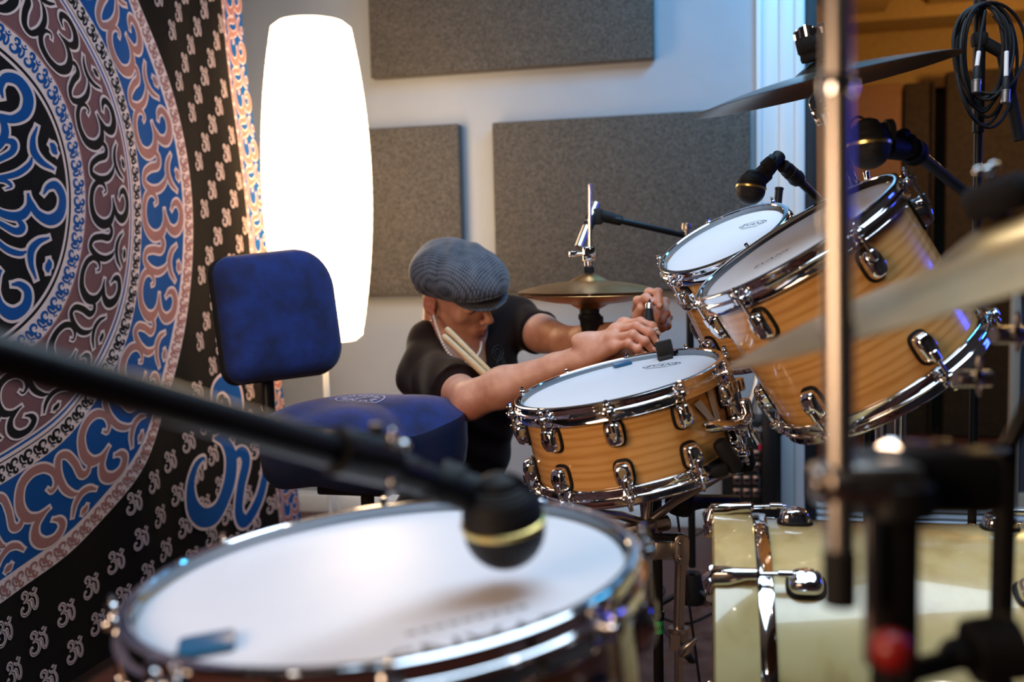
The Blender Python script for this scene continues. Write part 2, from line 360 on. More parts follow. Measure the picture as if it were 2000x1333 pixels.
# ------------------------------------------------------------------ tapestry
TX = -1.55; TC = (1.67, 1.161)
def wave(y, z): return .010*sin(y*9+z*1.3)+.005*sin(z*7+y*2.1)+.004*sin(y*23+1)
def tw(y, z, lay=0):
    k = min(1, max(0, (y-2.3)/.5)); yy = y + k*(1.1-z)*.115*(1+.4*max(0, .6-z))
    return (TX + wave(y, z) + lay*.0008, yy, z)
tm = M(); PAL = ['cloth_black', 'cloth_mauve', 'cloth_blue', 'cloth_pale', 'cloth_pink', 'cloth_ink']
ny, nz = 130, 90; Y0, Y1, Z0, Z1 = .55, 2.955, .035, 2.45
tm.add([tw(Y0+(Y1-Y0)*i/ny, Z0+(Z1-Z0)*j/nz) for i in range(ny+1) for j in range(nz+1)], [[i*(nz+1)+j, (i+1)*(nz+1)+j, (i+1)*(nz+1)+j+1, i*(nz+1)+j+1] for i in range(ny) for j in range(nz)], 0)
def band(r0, r1, mi, lay=1, n=150):
    vs = []; k = max(1, int((r1-r0)/.03)); fs = []
    for i in range(n):
        a = 2*pi*i/n
        for q in range(k+1): r = r0+(r1-r0)*q/k; vs.append(tw(TC[0]+r*cos(a), TC[1]+r*sin(a), lay))
    for i in range(n):
        i2 = (i+1) % n
        for q in range(k): fs.append([i*(k+1)+q, i*(k+1)+q+1, i2*(k+1)+q+1, i2*(k+1)+q])
    tm.add(vs, fs, mi)
def rectb(y0, y1, z0, z1, mi, lay=1, n=60):
    vs = []; fs = []; q = max(2, int((y1-y0)/.03)+1)
    for j in range(n+1):
        for i in range(q+1): vs.append(tw(y0+(y1-y0)*i/q, z0+(z1-z0)*j/n, lay))
    for j in range(n):
        for i in range(q): a = j*(q+1)+i; fs.append([a, a+1, a+q+2, a+q+1])
    tm.add(vs, fs, mi)
# stroke glyph shaped like the printed sign: u right, v up in 0..1, (x, y, halfwidth)
GL = [
 [(.22,.74,.012),(.15,.80,.04),(.14,.90,.055),(.24,.98,.07),(.38,.95,.08),(.46,.82,.075),(.43,.68,.06),(.33,.60,.045),(.24,.57,.015)],
 [(.22,.57,.015),(.38,.58,.05),(.52,.49,.08),(.57,.30,.09),(.49,.10,.085),(.31,.02,.075),(.13,.06,.07),(.03,.19,.055),(.04,.33,.04),(.13,.40,.02),(.17,.34,.01)],
 [(.52,.42,.02),(.62,.55,.05),(.72,.50,.06),(.74,.30,.06),(.80,.12,.06),(.92,.08,.06),(1.0,.25,.06),(1.0,.46,.055),(.93,.62,.04),(.86,.68,.01)],
 [(.62,.86,.01),(.70,.76,.04),(.82,.72,.055),(.94,.78,.04),(1.02,.90,.01)],
 [(.80,.93,.01),(.83,.95,.05),(.87,.96,.05),(.90,.98,.01)]]
def glyph(fn, mi, lay, wid=1.0, extra=0.0, n=4, strokes=GL, sx=1.0):
    for st in strokes:
        c = crom(st, n); vs = []; k = len(c)
        for i in range(k):
            a = c[max(0, i-1)]; b = c[min(k-1, i+1)]; d = np.array([b[0]-a[0], b[1]-a[1]]); d /= (np.linalg.norm(d)+1e-9); nn = np.array([-d[1], d[0]])
            hw = max(.004, c[i][2])*wid+extra; p = np.array(c[i][:2])
            if i == 0: p = p-d*extra
            if i == k-1: p = p+d*extra
            for s_ in (-1, 1): q = p+nn*hw*s_; vs.append(tw(*fn(q[0], q[1]), lay))
        tm.add(vs, [[2*i, 2*i+1, 2*i+3, 2*i+2] for i in range(k-1)], mi)
def ringfn(a, da, r0, r1):
    return lambda u, v: (TC[0]+(r0+(r1-r0)*v)*cos(a-da*u), TC[1]+(r0+(r1-r0)*v)*sin(a-da*u))
def ring_vis(a, r):     # keep only what hangs in the printed half towards the corner
    return TC[0]+r*cos(a) > .62
band(0, .327, 5)
band(.327, .334, 3); band(.334, .341, 5); band(.341, .347, 3); band(.347, .392, 3, 1)
band(.392, .396, 4); band(.396, .555, 1); band(.555, .560, 3); band(.560, .566, 2); band(.566, .574, 3); band(.574, .577, 5); band(.577, .620, 3); band(.620, .818, 2); band(.818, .823, 3); band(.823, .866, 3); band(.866, .870, 5)
for nn, r0, r1, fillm, off, w1 in ((7, .075, .315, 2, .2, 1), (15, .408, .545, 5, .1, 1), (20, .630, .811, 4, .05, 1)):
    for k in range(nn):
        a = 2*pi*k/nn+off; da = 2*pi/nn*.98; h = r1-r0; fn = ringfn(a, da, r0, r1)
        if fillm == 5:
            fn2 = (lambda f: lambda u, v: f(u+.022, v-.045))(fn); glyph(fn, 3, 3, .66, .034, 7); glyph(fn, 5, 4, .66, .002, 7)
        else:
            glyph(fn, 3, 2, .64, .030, 7); glyph(fn, fillm, 3, .64, 0.002, 7)
for nn, r0, r1, mi in ((54, .353, .387, 2), (84, .583, .614, 5), (120, .829, .861, 4)):
    for k in range(nn):
        a = 2*pi*k/nn; glyph(ringfn(a, 2*pi/nn*.82, r0, r1), mi, 2, 1.15, .012, 2)
# field of small signs
def flat(y, z, w_, h, rot=0): return lambda u, v: (y+(u-.5)*w_*cos(rot)-(v-.5)*h*sin(rot), z+(u-.5)*w_*sin(rot)+(v-.5)*h*cos(rot))
for i in range(-2, 30):
    pass
for i in range(-60, 70):
    for j in range(-60, 60):
        for reg in (0, 1):
            if reg: y = 2.4+i*.043+j*.055; z = 1.2+i*.056-j*.078; w_, h_ = .034, .048; ok = z > .72 or (y > 2.55 and z > .55)
            else: y = 1.9+i*.088+j*.022; z = .30+i*.034-j*.098; w_, h_ = .052, .052; ok = z < .70 and not (y > 2.55 and z > .53)
            r = hypot(y-TC[0], z-TC[1])
            if not ok or r < .905 or y > 2.795 or z < .06 or z > 2.42 or y < 1.5: continue
            fn = flat(y, z, w_, h_, .05); glyph(fn, 3, 3, .66, .034, 3); glyph(fn, 0, 4, .24, 0, 3)
# large corner sign
for (cy_, cz) in ((2.62, .42), (2.62, 2.02)):
    fn = flat(cy_, cz, .34, .42, radians(-28)); glyph(fn, 3, 4, 1.0, .012, 9); glyph(fn, 2, 5, 1.0, -.010, 9)
# borders
rectb(2.815, 2.832, Z0, Z1, 3); rectb(2.832, 2.955, Z0, Z1, 2)
for k in range(16):
    z = 2.36-k*.148; fn = flat(2.895, z, .145, .108, -pi/2); glyph(fn, 3, 2, .8, .03, 5); glyph(fn, 4, 3, .8, 0, 5)
for k in range(60): z = 2.42-k*.04; glyph(flat(2.8235, z, .03, .012, -pi/2), 4, 2, 1, .02, 2)
to = thing('tapestry', 'large black, blue and mauve mandala tapestry hanging on the left', 'tapestry', (TX, 1.7, Z0))
obj('cloth', tm, PAL, to)
m = M(); m.cyl((TX, .5, 2.46), (TX, 3.0, 2.46), .012); obj('hanging_rod', m, 'white_metal', to)
for y in (.6, 2.9):
    m = M(); m.cyl((TX, y, 2.46), (TX, y, 2.6), .003, seg=8); obj('cord', m, 'black_rubber', to)
# ------------------------------------------------------------------ paper lamp
LC = P(620, 365, 3.12); ls = 3.12/FPX; axis = (P(607, 55, 3.12)-P(635, 668, 3.12)).normalized()
lb = Vector((LC.x, LC.y, 0))
lamp = thing('floor_lamp', 'tall glowing white paper floor lamp standing before the corner', 'lamp', Matrix.Translation(lb))
z0 = P(636, 668, 3.12).z; z1 = P(609, 52, 3.12).z; zc = (z0+z1)/2; hh = (z1-z0)/2
pr = []
for i in range(61):
    t = -1+2*i/60; r = (105-31*t*t)*ls
    if abs(t) > .965: r -= ((abs(t)-.965)/.035)**2*.016
    r += .0011*abs(sin(i*pi/2))
    pr.append((r, zc+hh*t))
m = M(); m.lathe([(pr[0][0]-.02, pr[0][1]+.001)]+pr+[(pr[-1][0]-.03, pr[-1][1]-.001)], 64, Matrix.Translation((LC.x, LC.y, 0))); sh = obj('lamp_shade', m, 'lamp_paper', lamp)
m = M()
for i in range(2, 60, 2):
    r, z = pr[i]; m.tube([(LC.x+(r+.0012)*cos(a), LC.y+(r+.0012)*sin(a), z+.003*sin(3*a+i)) for a in np.linspace(0, 2*pi, 40, endpoint=False)], .0015, 5, closed=True)
obj('wire_rib', m, 'lamp_wire', sh)
m = M(); m.cyl((LC.x, LC.y, .02), (LC.x, LC.y, z1-.03), .0075); obj('pole', m, 'white_metal', lamp)
m = M(); m.lathe([(0, .006), (.13, .006), (.135, .012), (.13, .02), (.02, .026), (0, .026)], 40, Matrix.Translation((LC.x, LC.y, -.004))); obj('base', m, 'white_metal', lamp)
m = M(); m.tube([(LC.x+.008, LC.y-.005, z0+.05), (LC.x+.02, LC.y-.01, .3), (LC.x+.05, LC.y, .03), (LC.x+.05, WY-.2, .006), (LC.x+.3, WY-.06, .006)], .003, 6); obj('cord', m, 'white_metal', lamp)
# ------------------------------------------------------------------ drums
_cache = {}
def lug_mesh(hn=.058, wn=.034):
    """lug casting lying on local x=outward, z=up, centred"""
    key = ('lug', hn, wn)
    if key in _cache: return _cache[key]
    a = M(); mt = Matrix(((0,0,1,0),(1,0,0,0),(0,1,0,0),(0,0,0,1)))
    a.prism(superell(wn, hn, 3.2, 32), .005, Matrix.Translation((.0025, 0, 0)) @ mt, 1, bev=.001)
    lay = [(.003, 1.0), (.012, .98), (.018, .93), (.0225, .80), (.0245, .66), (.0250, .3)]
    o = superell(wn*.86, hn*.88, 3.4, 32); vs = []; fs = []
    for x, k in lay:
        for p, q in o: vs.append((x - .004*abs(q)/hn*2, p*k, q*(k*.85+.15)))
    n = len(o)
    for i in range(len(lay)-1):
        for j in range(n): j2 = (j+1) % n; fs.append([i*n+j, i*n+j2, (i+1)*n+j2, (i+1)*n+j])
    fs.append([(len(lay)-1)*n+j for j in range(n)]); a.add(vs, fs, 0)
    _cache[key] = a; return a
def place(a, mtx): b = M(); b.v = [tuple(mtx @ Vector(v)) for v in a.v]; b.f = a.f; b.m = a.m; b.flat = a.flat; return b
def drum(name, label, cat, C, n, R, H, lugs, phase, shell='maple', xhint=(1, 0, 0), logo=None, hoop_w=.022, group=None, lugz=None, both=True, skipb=()):
    """local frame: z up the drum's axis, batter rim plane at z=0"""
    mx = basis(C, n, xhint); T = thing(name, label, cat, mx @ Matrix.Translation((0, 0, -H)), group); U = Matrix.Translation((0, 0, H))
    def ob(nm, m, mt, par=T, **k): return obj(nm, place(m, U), mt, par, world=False, **k)
    rs = R-.010; t = .009
    m = M(); m.lathe([(rs-.006, -.012), (rs, -.016), (rs, -H+.016), (rs-.006, -H+.012), (rs-.009, -H+.02), (rs-.009, -.02), (rs-.006, -.012)], 96); ob('shell', m, shell)
    m = M(); m.lathe([(0, -.0085), (rs-.012, -.0085), (rs-.004, -.010), (rs-.0005, -.016), (rs+.002, -.017), (rs+.002, -.020), (rs-.002, -.020)], 96); hd = ob('drum_head', m, 'drum_head')
    m = M(); m.lathe([(0, -H+.010), (rs-.004, -H+.011), (rs, -H+.016), (rs+.002, -H+.018)], 96); ob('resonant_head', m, 'drum_head')
    for nm, sg, z in (('hoop', 1, 0), ('hoop', -1, -H)):
        hw = hoop_w; f = lambda r, zz: (r, z+sg*zz)
        pts = [(R-.010, -.001), (R-.0085, .0008), (R-.002, .0008), (R, -.0005), (R+.0006, -.003), (R-.0002, -.006), (R-.0005, -hw*.55), (R+.0035, -hw*.62), (R+.0045, -hw*.70), (R+.0035, -hw*.78), (R, -hw*.84), (R-.0002, -hw*1.35), (R+.001, -hw*1.42), (R-.001, -hw*1.5), (R-.007, -hw*1.5), (R-.0075, -hw*1.3), (R-.0075, -.006), (R-.010, -.001)]
        pr_ = [f(a, b) for a, b in pts]; pr_ = pr_ if sg > 0 else pr_[::-1]
        m = M(); m.lathe(pr_, 128)
        for k in range(lugs):
            a = phase+2*pi*k/lugs; q = Matrix.Rotation(a, 4, 'Z'); m2 = M()
            m2.box((R+.007, 0, z-sg*hw*.72), (.020, .021, .007), bev=.003); m2.cyl((R+.010, 0, z-sg*hw*.95), (R+.010, 0, z-sg*hw*.5), .0085, seg=18); m.add(m2.v, m2.f, 0, q)
        ob(nm, m, 'chrome')
    lz = lugz if lugz else .062
    hn = .052 if H > .18 else .046
    for k in range(lugs):
        a = phase+2*pi*k/lugs
        for sg, z in ((1, -lz), (-1, -H+lz)):
            if sg < 0 and k in skipb: continue
            q = Matrix.Rotation(a, 4, 'Z') @ Matrix.Translation((rs-.001, 0, z)); b = place(lug_mesh(hn, .033), U @ q)
            lo = obj('lug', b, ['chrome', 'black_rubber'], T, world=False)
            r_ = M(); zt = -hoop_w*.3 if sg > 0 else -H+hoop_w*.3; x = R+.010
            r_.cyl((x, 0, zt), (x+.001, 0, z+sg*.018), .0030, seg=12); r_.cyl((x, 0, zt-sg*.001), (x, 0, zt+sg*.006), .0048, seg=12); r_.cyl((x, 0, zt+sg*.005), (x, 0, zt+sg*.012), .0036, seg=4); r_.cyl((x, 0, z+sg*hn*.42), (x, 0, z+sg*hn*.10), .0068, seg=16)
            obj('tension_rod', place(r_, U @ Matrix.Rotation(a, 4, 'Z')), 'chrome', T, world=False)
    if logo:
        (lx, ly), size, rot, style = logo; m = M(); q = Matrix.Translation((lx, ly, -.0083)) @ Matrix.Rotation(rot, 4, 'Z')
        if style == 'oval':
            n_ = 48; vs = []
            for i in range(n_):
                c, s_ = cos(2*pi*i/n_), sin(2*pi*i/n_); vs += [(size*1.9*c, size*.72*s_, 0), (size*1.78*c, size*.63*s_, 0)]
            m.add(vs, [[2*i, 2*((i+1) % n_), 2*((i+1) % n_)+1, 2*i+1] for i in range(n_)], 0, q)
        v, f_ = text_mesh('EVANS', size, 1.05, .15); m.add(v, f_, 0, q)
        for k in range(9): m.add([(size*(-1.1+k*.25), -size*.95, 0), (size*(-.93+k*.25), -size*.95, 0), (size*(-.93+k*.25), -size*.86, 0), (size*(-1.1+k*.25), -size*.86, 0)], [[0, 1, 2, 3]], 0, q)
        obj('head_logo', place(m, U), 'head_ink', hd, world=False, smooth=False)
    return T, mx
def planehit(px, py, C, n):
    d = (P(px, py, 1)-CAM); n = Vector(n); t = (Vector(C)-CAM).dot(n)/d.dot(n); return CAM+d*t
SN_C, SN_N = Vector((-.236, 1.69, .788)), Vector((-.199, -.095, .975)).normalized()
FT_C, FT_N = Vector((-.304, .764, .745)), Vector((-.069, -.021, .997)).normalized()
T1_C, T1_N = Vector((-.07, 1.995, 1.026)), Vector((-.381, -.322, .867)).normalized()
T2_C, T2_N = Vector((.052, 1.611, 1.020)), Vector((-.513, -.153, .844)).normalized()
def ang_at(px, py, C, n, xh=(1, 0, 0)):
    mx = basis(C, n, xh); q = mx.inverted() @ planehit(px, py, C, n); return atan2(q.y, q.x), q
def logo_rot(C, n, px, py, dx=10, dy=-2):
    mx = basis(C, n).inverted(); a = mx @ planehit(px, py, C, n); b = mx @ planehit(px+dx, py+dy, C, n); return (a.x, a.y), atan2(b.y-a.y, b.x-a.x)
lo, ro = logo_rot(SN_C, SN_N, 1290, 705, 10, -1.2)
snare, SMX = drum('snare_drum', 'honey maple snare drum with double row of chrome lugs beside the crouching man', 'drum', SN_C, SN_N, .183, .170, 10, ang_at(1172, 815, SN_C, SN_N)[0], logo=(lo, .020, ro, 'oval'), hoop_w=.021, lugz=.052)
lo, ro = logo_rot(FT_C, FT_N, 945, 1222, -10, 2.4)
ftom, FMX = drum('floor_tom', 'large floor tom with white head, nearest the camera at bottom left', 'drum', FT_C, FT_N, .212, .42, 8, ang_at(1235, 1180, FT_C, FT_N)[0], logo=(lo, .042, ro, 'plain'), hoop_w=.024, lugz=.085)
lo, ro = logo_rot(T1_C, T1_N, 1467, 431, 10, -2.2)
tom1, T1X = drum('rack_tom', 'smaller maple rack tom, behind the bigger one, under the small drum mic', 'drum', T1_C, T1_N, .135, .235, 6, ang_at(1300, 545, T1_C, T1_N)[0], logo=(lo, .017, ro, 'oval'), group='rack toms over the bass drum', hoop_w=.020, lugz=.060)
lo, ro = logo_rot(T2_C, T2_N, 1500, 497, 10, -5.5)
tom2, T2X = drum('rack_tom', 'bigger maple rack tom with white head, right behind the blurred upright pole', 'drum', T2_C, T2_N, .175, .272, 6, ang_at(1380, 620, T2_C, T2_N)[0], logo=(lo, .020, ro, 'plain'), group='rack toms over the bass drum', hoop_w=.022, lugz=.066)
# floor tom legs
for k in range(3):
    a = pi/2+.35+k*2*pi/3; mx = FMX; d = mx.to_3x3() @ Vector((cos(a), sin(a), 0)); b = Vector(FT_C)+d*.222-FT_N*.30
    m = M(); m.cyl(b+Vector((0, 0, .14)), b-Vector((0, 0, .08)), .005); m.tube([b-Vector((0, 0, .07)), b-Vector((0, 0, .14))+d*.01, Vector((b.x+d.x*.06, b.y+d.y*.06, .03))], .005, 10); lg = obj('leg', m, 'chrome', ftom)
    m = M(); m.cyl(Vector((b.x+d.x*.062, b.y+d.y*.062, .014)), Vector((b.x+d.x*.058, b.y+d.y*.058, .05)), .014, .009); obj('rubber_foot', m, 'black_rubber', lg)
    m = M(); m.box((0, 0, 0), (.024, .034, .05), basis(b-d*.004, (0, 0, 1), d), bev=.006); m.cyl(b+d*.01, b+d*.035, .006); obj('leg_bracket', m, 'chrome', ftom)
# damper gels
def gel(px, py, C, n, sx, sy, label, rot, zo=-.0083):
    q = planehit(px, py, C+n*zo if isinstance(C, Vector) else C, n); m = M(); bx = basis(q, n) @ Matrix.Rotation(rot, 4, 'Z')
    m.prism(rrect(sx, sy, .005), .005, bx @ Matrix.Translation((0, 0, .0027)), bev=.0015); solo('damper_gel', m, 'gel_blue', label, 'damper gel', 'blue damper gels')
gel(405, 1266, FT_C, FT_N, .040, .036, 'teal blue gel pad lying at the left of the floor tom head', .5)
gel(1216, 714, SN_C, SN_N, .034, .028, 'small blue gel pad near the far rim of the snare drum head', .35)
# ------------------------------------------------------------------ bass drum
BA = Vector((1, .05, .0)).normalized(); BC = Vector((-.070, 1.50, .315))
bx = basis(BC, BA, (0, 0, 1))    # local z = along the axis (towards front), x = up
bass = thing('bass_drum', 'maple bass drum lying on its side at bottom right', 'drum', Matrix.Translation((BC.x+.2, BC.y, 0)))
RB = .288
def lat(name, prof, mt, seg=128, par=bass, **k):
    m = M(); m.lathe(prof, seg, bx); return obj(name, m, mt, par, **k)
lat('shell', [(RB-.022, .052), (RB-.013, .056), (RB-.013, .47), (RB-.022, .474), (RB-.024, .47), (RB-.024, .056), (RB-.022, .052)], 'cool_lit_maple')
lat('hoop', [(RB-.006, .0), (RB, .003), (RB, .056), (RB-.002, .059), (RB-.013, .059), (RB-.013, .003), (RB-.006, .0)], 'cool_lit_maple', label='wide maple hoop')
lat('hoop', [(RB-.006, .53), (RB, .527), (RB, .474), (RB-.002, .471), (RB-.013, .471), (RB-.013, .527), (RB-.006, .53)], 'cool_lit_maple')
lat('flesh_hoop', [(RB-.010, .058), (RB-.0045, .060), (RB-.0035, .064), (RB-.0035, .076), (RB-.0045, .080), (RB-.013, .081), (RB-.013, .058)], 'chrome', label='bright chrome band inside the hoop')
lat('batter_head', [(0, .050), (RB-.03, .050), (RB-.014, .056)], 'drum_head'); lat('resonant_head', [(0, .478), (RB-.03, .478), (RB-.014, .474)], 'felt_black')
def bpt(ang, r, z): return bx @ Vector((r*cos(ang), r*sin(ang), z))
# positions round the drum: angle measured from the top towards the viewer
sgn = 1 if (bx.to_3x3() @ Vector((0, 1, 0))).y < 0 else -1
for k in range(10):
    deg = -6 + 36*k - 72; a = sgn*radians(deg+72+2.5)
    for side in (0, 1):
        zs = (lambda z: z) if side == 0 else (lambda z: .53-z)
        er = Vector((cos(a), sin(a), 0)); et = Vector((-sin(a), cos(a), 0))
        q = bx @ Matrix(((er.x, et.x, 0, 0), (er.y, et.y, 0, 0), (0, 0, 1, 0), (0, 0, 0, 1)))
        loc = lambda x, y, z: q @ Vector((x, y, zs(z)))
        m = M(); m.tube([loc(RB-.02, 0, -.004), loc(RB-.004, 0, -.006), loc(RB+.005, 0, .002), loc(RB+.007, 0, .03), loc(RB+.009, 0, .058)], [.007, .009, .010, .010, .009], 10)
        for s_ in (-1, 1): m.cyl(loc(RB-.012, s_*.012, -.005), loc(RB+.006, s_*.010, .0), .006, seg=10); m.tube([loc(RB+.003, s_*.011, .0), loc(RB+.004, s_*.010, .02), loc(RB+.009, s_*.003, .052)], [.005, .005, .004], 8)
        obj('claw', m, 'chrome', bass)
        m = M(); m.cyl(loc(RB+.009, 0, .05), loc(RB+.012, 0, .110), .0032, seg=10); m.cyl(loc(RB+.010, 0, .046), loc(RB+.010, 0, .062), .006, seg=6); m.cyl(loc(RB+.012, 0, .085), loc(RB+.012, 0, .105), .005, seg=12); obj('tension_rod', m, 'chrome', bass)
        mt = q @ Matrix.Translation((RB-.014, 0, zs(.122))) @ Matrix.Rotation(0, 4, 'Z')
        obj('lug', place(lug_mesh(.052, .044), mt), ['chrome', 'black_rubber'], bass)
for s_ in (-1, 1):
    a = radians(128)*s_; b = bpt(a, RB-.01, .44); f = Vector((b.x+.10, b.y+(-1 if b.y < BC.y else 1)*.12, .012)); m = M(); m.cyl(b, f, .007); sp = obj('spur', m, 'chrome', bass)
    m = M(); m.cyl(f+Vector((0, 0, -.004)), f+Vector((-.01, 0, .03)), .011, .009); obj('rubber_foot', m, 'black_rubber', sp)
# tom holder on the bass drum
TH = Vector((.16, 1.78, .56))
hold = thing('tom_holder', 'chrome double tom holder post rising from the bass drum', 'tom holder', Matrix.Translation((TH.x, TH.y, TH.z)))
top = Vector((.20, 1.80, 1.06))
m = M(); m.cyl((.20, 1.72, .590), (.20, 1.80, .93), .0125); m.cyl((.20, 1.715, .572), (.20, 1.72, .61), .026, .020); obj('post', m, 'chrome', hold)
for C, n, R_, off in ((T1_C, T1_N, .135, .10), (T2_C, T2_N, .175, .10)):
    ed = C - n*off; h = Vector((top.x, top.y, .90)); dr_ = (h-ed); dr_ = dr_-n*dr_.dot(n); dr_.normalize(); e = ed+dr_*(R_+.012)
    m = M(); m.tube([h, (h+e)/2+Vector((0, 0, .03)), e+dr_*.01], .007, 10); obj('arm', m, 'chrome', hold)
    m = M(); m.box((0, 0, 0), (.02, .05, .07), basis(e+dr_*.002, n, dr_), bev=.008); m.cyl(e+dr_*.01-n*.02, e+dr_*.01+n*.03, .012); obj('bracket', m, 'chrome', hold)
m = M(); m.box((.20, 1.80, .915), (.05, .04, .05), bev=.01); m.cyl((.17, 1.80, .915), (.15, 1.80, .915), .006); obj('clamp', m, 'chrome', hold)
# rods standing behind the toms
for px, py, py2, d, r_, mt, lab in ((1516, 430, 368, 2.12, .0085, 'black_metal', 'short black rod end sticking up behind the smaller rack tom'), (1700, 400, 337, 1.75, .0055, 'chrome', 'slim chrome rod end standing behind the bigger rack tom head')):
    m = M(); a = P(px+(6 if px > 1600 else -3), py+30, d); b = P(px+(-8 if px > 1600 else 6), py2, d); m.cyl(a-(b-a)*2.2, b, r_); m.cyl(b-(b-a).normalized()*.004, b+(b-a).normalized()*.002, r_*1.12); solo('mounting_rod', m, mt, lab, 'rod')
# ------------------------------------------------------------------ cymbals
def cym_normal(C, ang, opn):
    v = (CAM-Vector(C)).normalized(); a = radians(ang); e1 = CR*cos(a)+CU*sin(a); e1 = (e1-v*e1.dot(v)).normalized(); e2 = v.cross(e1).normalized()
    if e2.dot(CU) < 0: e2 = -e2
    return (e2*cos(radians(opn))+v*sin(radians(opn))).normalized()
def cymprof(R, rb=.24, hb=.022, drop=.03, t=.0012):
    p = [(.005, 0), (.012, -.0006)]
    for k in range(1, 9): q = k/8; p.append((R*rb*q, -hb*(1-cos(q*pi/2))))
    for k in range(1, 14): q = k/13; p.append((R*(rb+(1-rb)*q), -hb-.0015-drop*(q**1.7)))
    low = [(r, z-t) for r, z in p[::-1]]; low[0] = (R-.0006, p[-1][1]-t*.7); return p+low
def cymbal(m, mx, R, **k):
    m.lathe(cymprof(R, **k), 96, mx)
def wing(m, mx, s=1.0):
    m.cyl(mx @ Vector((0, 0, -.006*s)), mx @ Vector((0, 0, .008*s)), .0055*s)
    for g in (-1, 1): m.ell((g*.013*s, 0, .006*s), (.010*s, .0028*s, .0065*s), mx, nu=14, nv=8)
def tripod(T, base, hub, spread, r=.008, mt='chrome', ph=0, name='leg', zf=.012):
    for k in range(3):
        a = ph+2*pi*k/3; f = Vector((base.x+spread*cos(a), base.y+spread*sin(a), zf)); m = M(); m.cyl(hub, f, r); lg = obj(name, m, mt, T)
        d = (f-hub).normalized(); m = M(); m.cyl(f-d*.025, f+d*.004, r*1.5, r*1.3); obj('rubber_foot', m, 'black_rubber', lg)
HC = P(1151, 570, 2.29); HN = Vector((0, 0, 1))
hat = thing('hi_hat', 'closed hi-hat cymbals on a chrome stand in front of the grey wall panel', 'hi-hat', Matrix.Translation((HC.x, HC.y, 0)))
hx = basis(HC+Vector((0, 0, .042)), cym_normal(HC, .8, 1.9)); hxn = hx.to_3x3() @ Vector((0, 0, 1))
m = M(); cymbal(m, hx, .165, rb=.27, hb=.017, drop=.022); obj('top_cymbal', m, 'brass', hat)
m = M(); cymbal(m, Matrix.Translation(HC-hxn*.046) @ basis((0,0,0), -hxn), .164, rb=.27, hb=.017, drop=.022); obj('bottom_cymbal', m, 'brass', hat)
def hv(z): return HC+hxn*z
m = M(); m.cyl(hv(-.12), P(1152.5, 359, 2.29), .0042); obj('pull_rod', m, 'chrome', hat)
m = M(); m.box((0, 0, .086), (.030, .026, .034), basis(HC, hxn, CR), bev=.004); m.cyl(hv(.058), hv(.072), .011); m.cyl(hv(.066), hv(.10), .008); q = basis(hv(.086), -CR, hxn)
m.cyl(q @ Vector((0, 0, .01)), q @ Vector((0, 0, .028)), .0045); m.box((0, 0, .036), (.014, .006, .020), q, bev=.0028); cl = obj('clutch', m, 'chrome', hat)
m = M(); m.cyl(hv(.043), hv(.057), .0115); obj('felt_washer', m, 'felt_black', hat)
m = M(); m.lathe([(0, -.012), (.022, -.012), (.023, -.035), (.0225, -.05), (.026, -.053), (.026, -.062), (.023, -.066), (.0215, -.078), (.018, -.092), (.018, -.105), (.0, -.106)], 32, basis(HC, hxn)); m.box((.016, 0, -.066), (.03, .022, .02), basis(HC, hxn, CR), bev=.003); obj('cymbal_seat', m, 'black_rubber', hat)
m = M(); m.cyl(hv(-.10), hv(-.45), .0115); m.cyl(hv(-.43), (HC.x, HC.y, .10), .0135); m.cyl(hv(-.42), hv(-.455), .02); obj('tube', m, 'chrome', hat)
m = M(); m.box((HC.x, HC.y, .3), (.04, .04, .03), bev=.005); obj('collar', m, 'chrome', hat); tripod(hat, Vector((HC.x, HC.y, 0)), Vector((HC.x, HC.y, .30)), .24, .006, ph=.4)
m = M(); m.box((HC.x-.10, HC.y-.12, .05), (.09, .24, .012), Matrix.Translation((0,0,0)), bev=.004); m.box((HC.x-.1, HC.y+.01, .03), (.09, .05, .05), bev=.006); obj('pedal', m, 'worn_chrome', hat)
# crash on its own stand
CC = P(1606, 146, 1.55); CN = cym_normal(CC, 14.2, -4.2)
m = M(); cx = basis(CC+CN*.022, CN); cymbal(m, cx, .204, rb=.22, hb=.018, drop=.020, t=.0014); solo('crash_cymbal', m, 'dark_brass', 'dark bronze crash cymbal seen edge-on at the top right', 'cymbal')
cst = thing('cymbal_stand', 'chrome cymbal stand carrying the high crash behind the rack toms', 'cymbal stand', Matrix.Translation((CC.x+.02, CC.y+.07, 0)))
tl = P(1603, 200, 1.57); m = M(); m.cyl(CC+CN*.003, CC-CN*.04, .006); m.cyl(CC-CN*.012, CC-CN*.036, .009); m.cyl(CC-CN*.03, tl, .0075); m.cyl(CC-CN*.026, CC-CN*.052, .0085); obj('tilter_rod', m, 'chrome', cst)
vv = (CAM-CC).normalized(); q = basis(tl, vv, CR); m = M(); m.lathe([(0, -.010), (.017, -.010), (.019, -.006), (.019, .006), (.017, .010), (0, .010)], 28, q); m.cyl(q @ Vector((-.004, -.01, .008)), q @ Vector((-.006, -.012, .026)), .004); m.box((-.014, -.018, .024), (.012, .026, .006), q @ Matrix.Rotation(.5, 4, 'Z'), bev=.0025); obj('tilter', m, 'chrome', cst)
sb = Vector((.30, 2.30, 0)); m = M(); m.tube([tl, P(1612, 232, 1.58), P(1622, 260, 1.60)], .006, 10); m.cyl(P(1622, 258, 1.60), Vector((sb.x, sb.y, .92)), .008); m.ell((sb.x, sb.y, .92), .024); m.cyl((sb.x, sb.y, .93), (sb.x, sb.y, .10), .0125); obj('tube', m, 'chrome', cst); tripod(cst, sb, Vector((sb.x, sb.y, .34)), .27, .007, ph=.9)
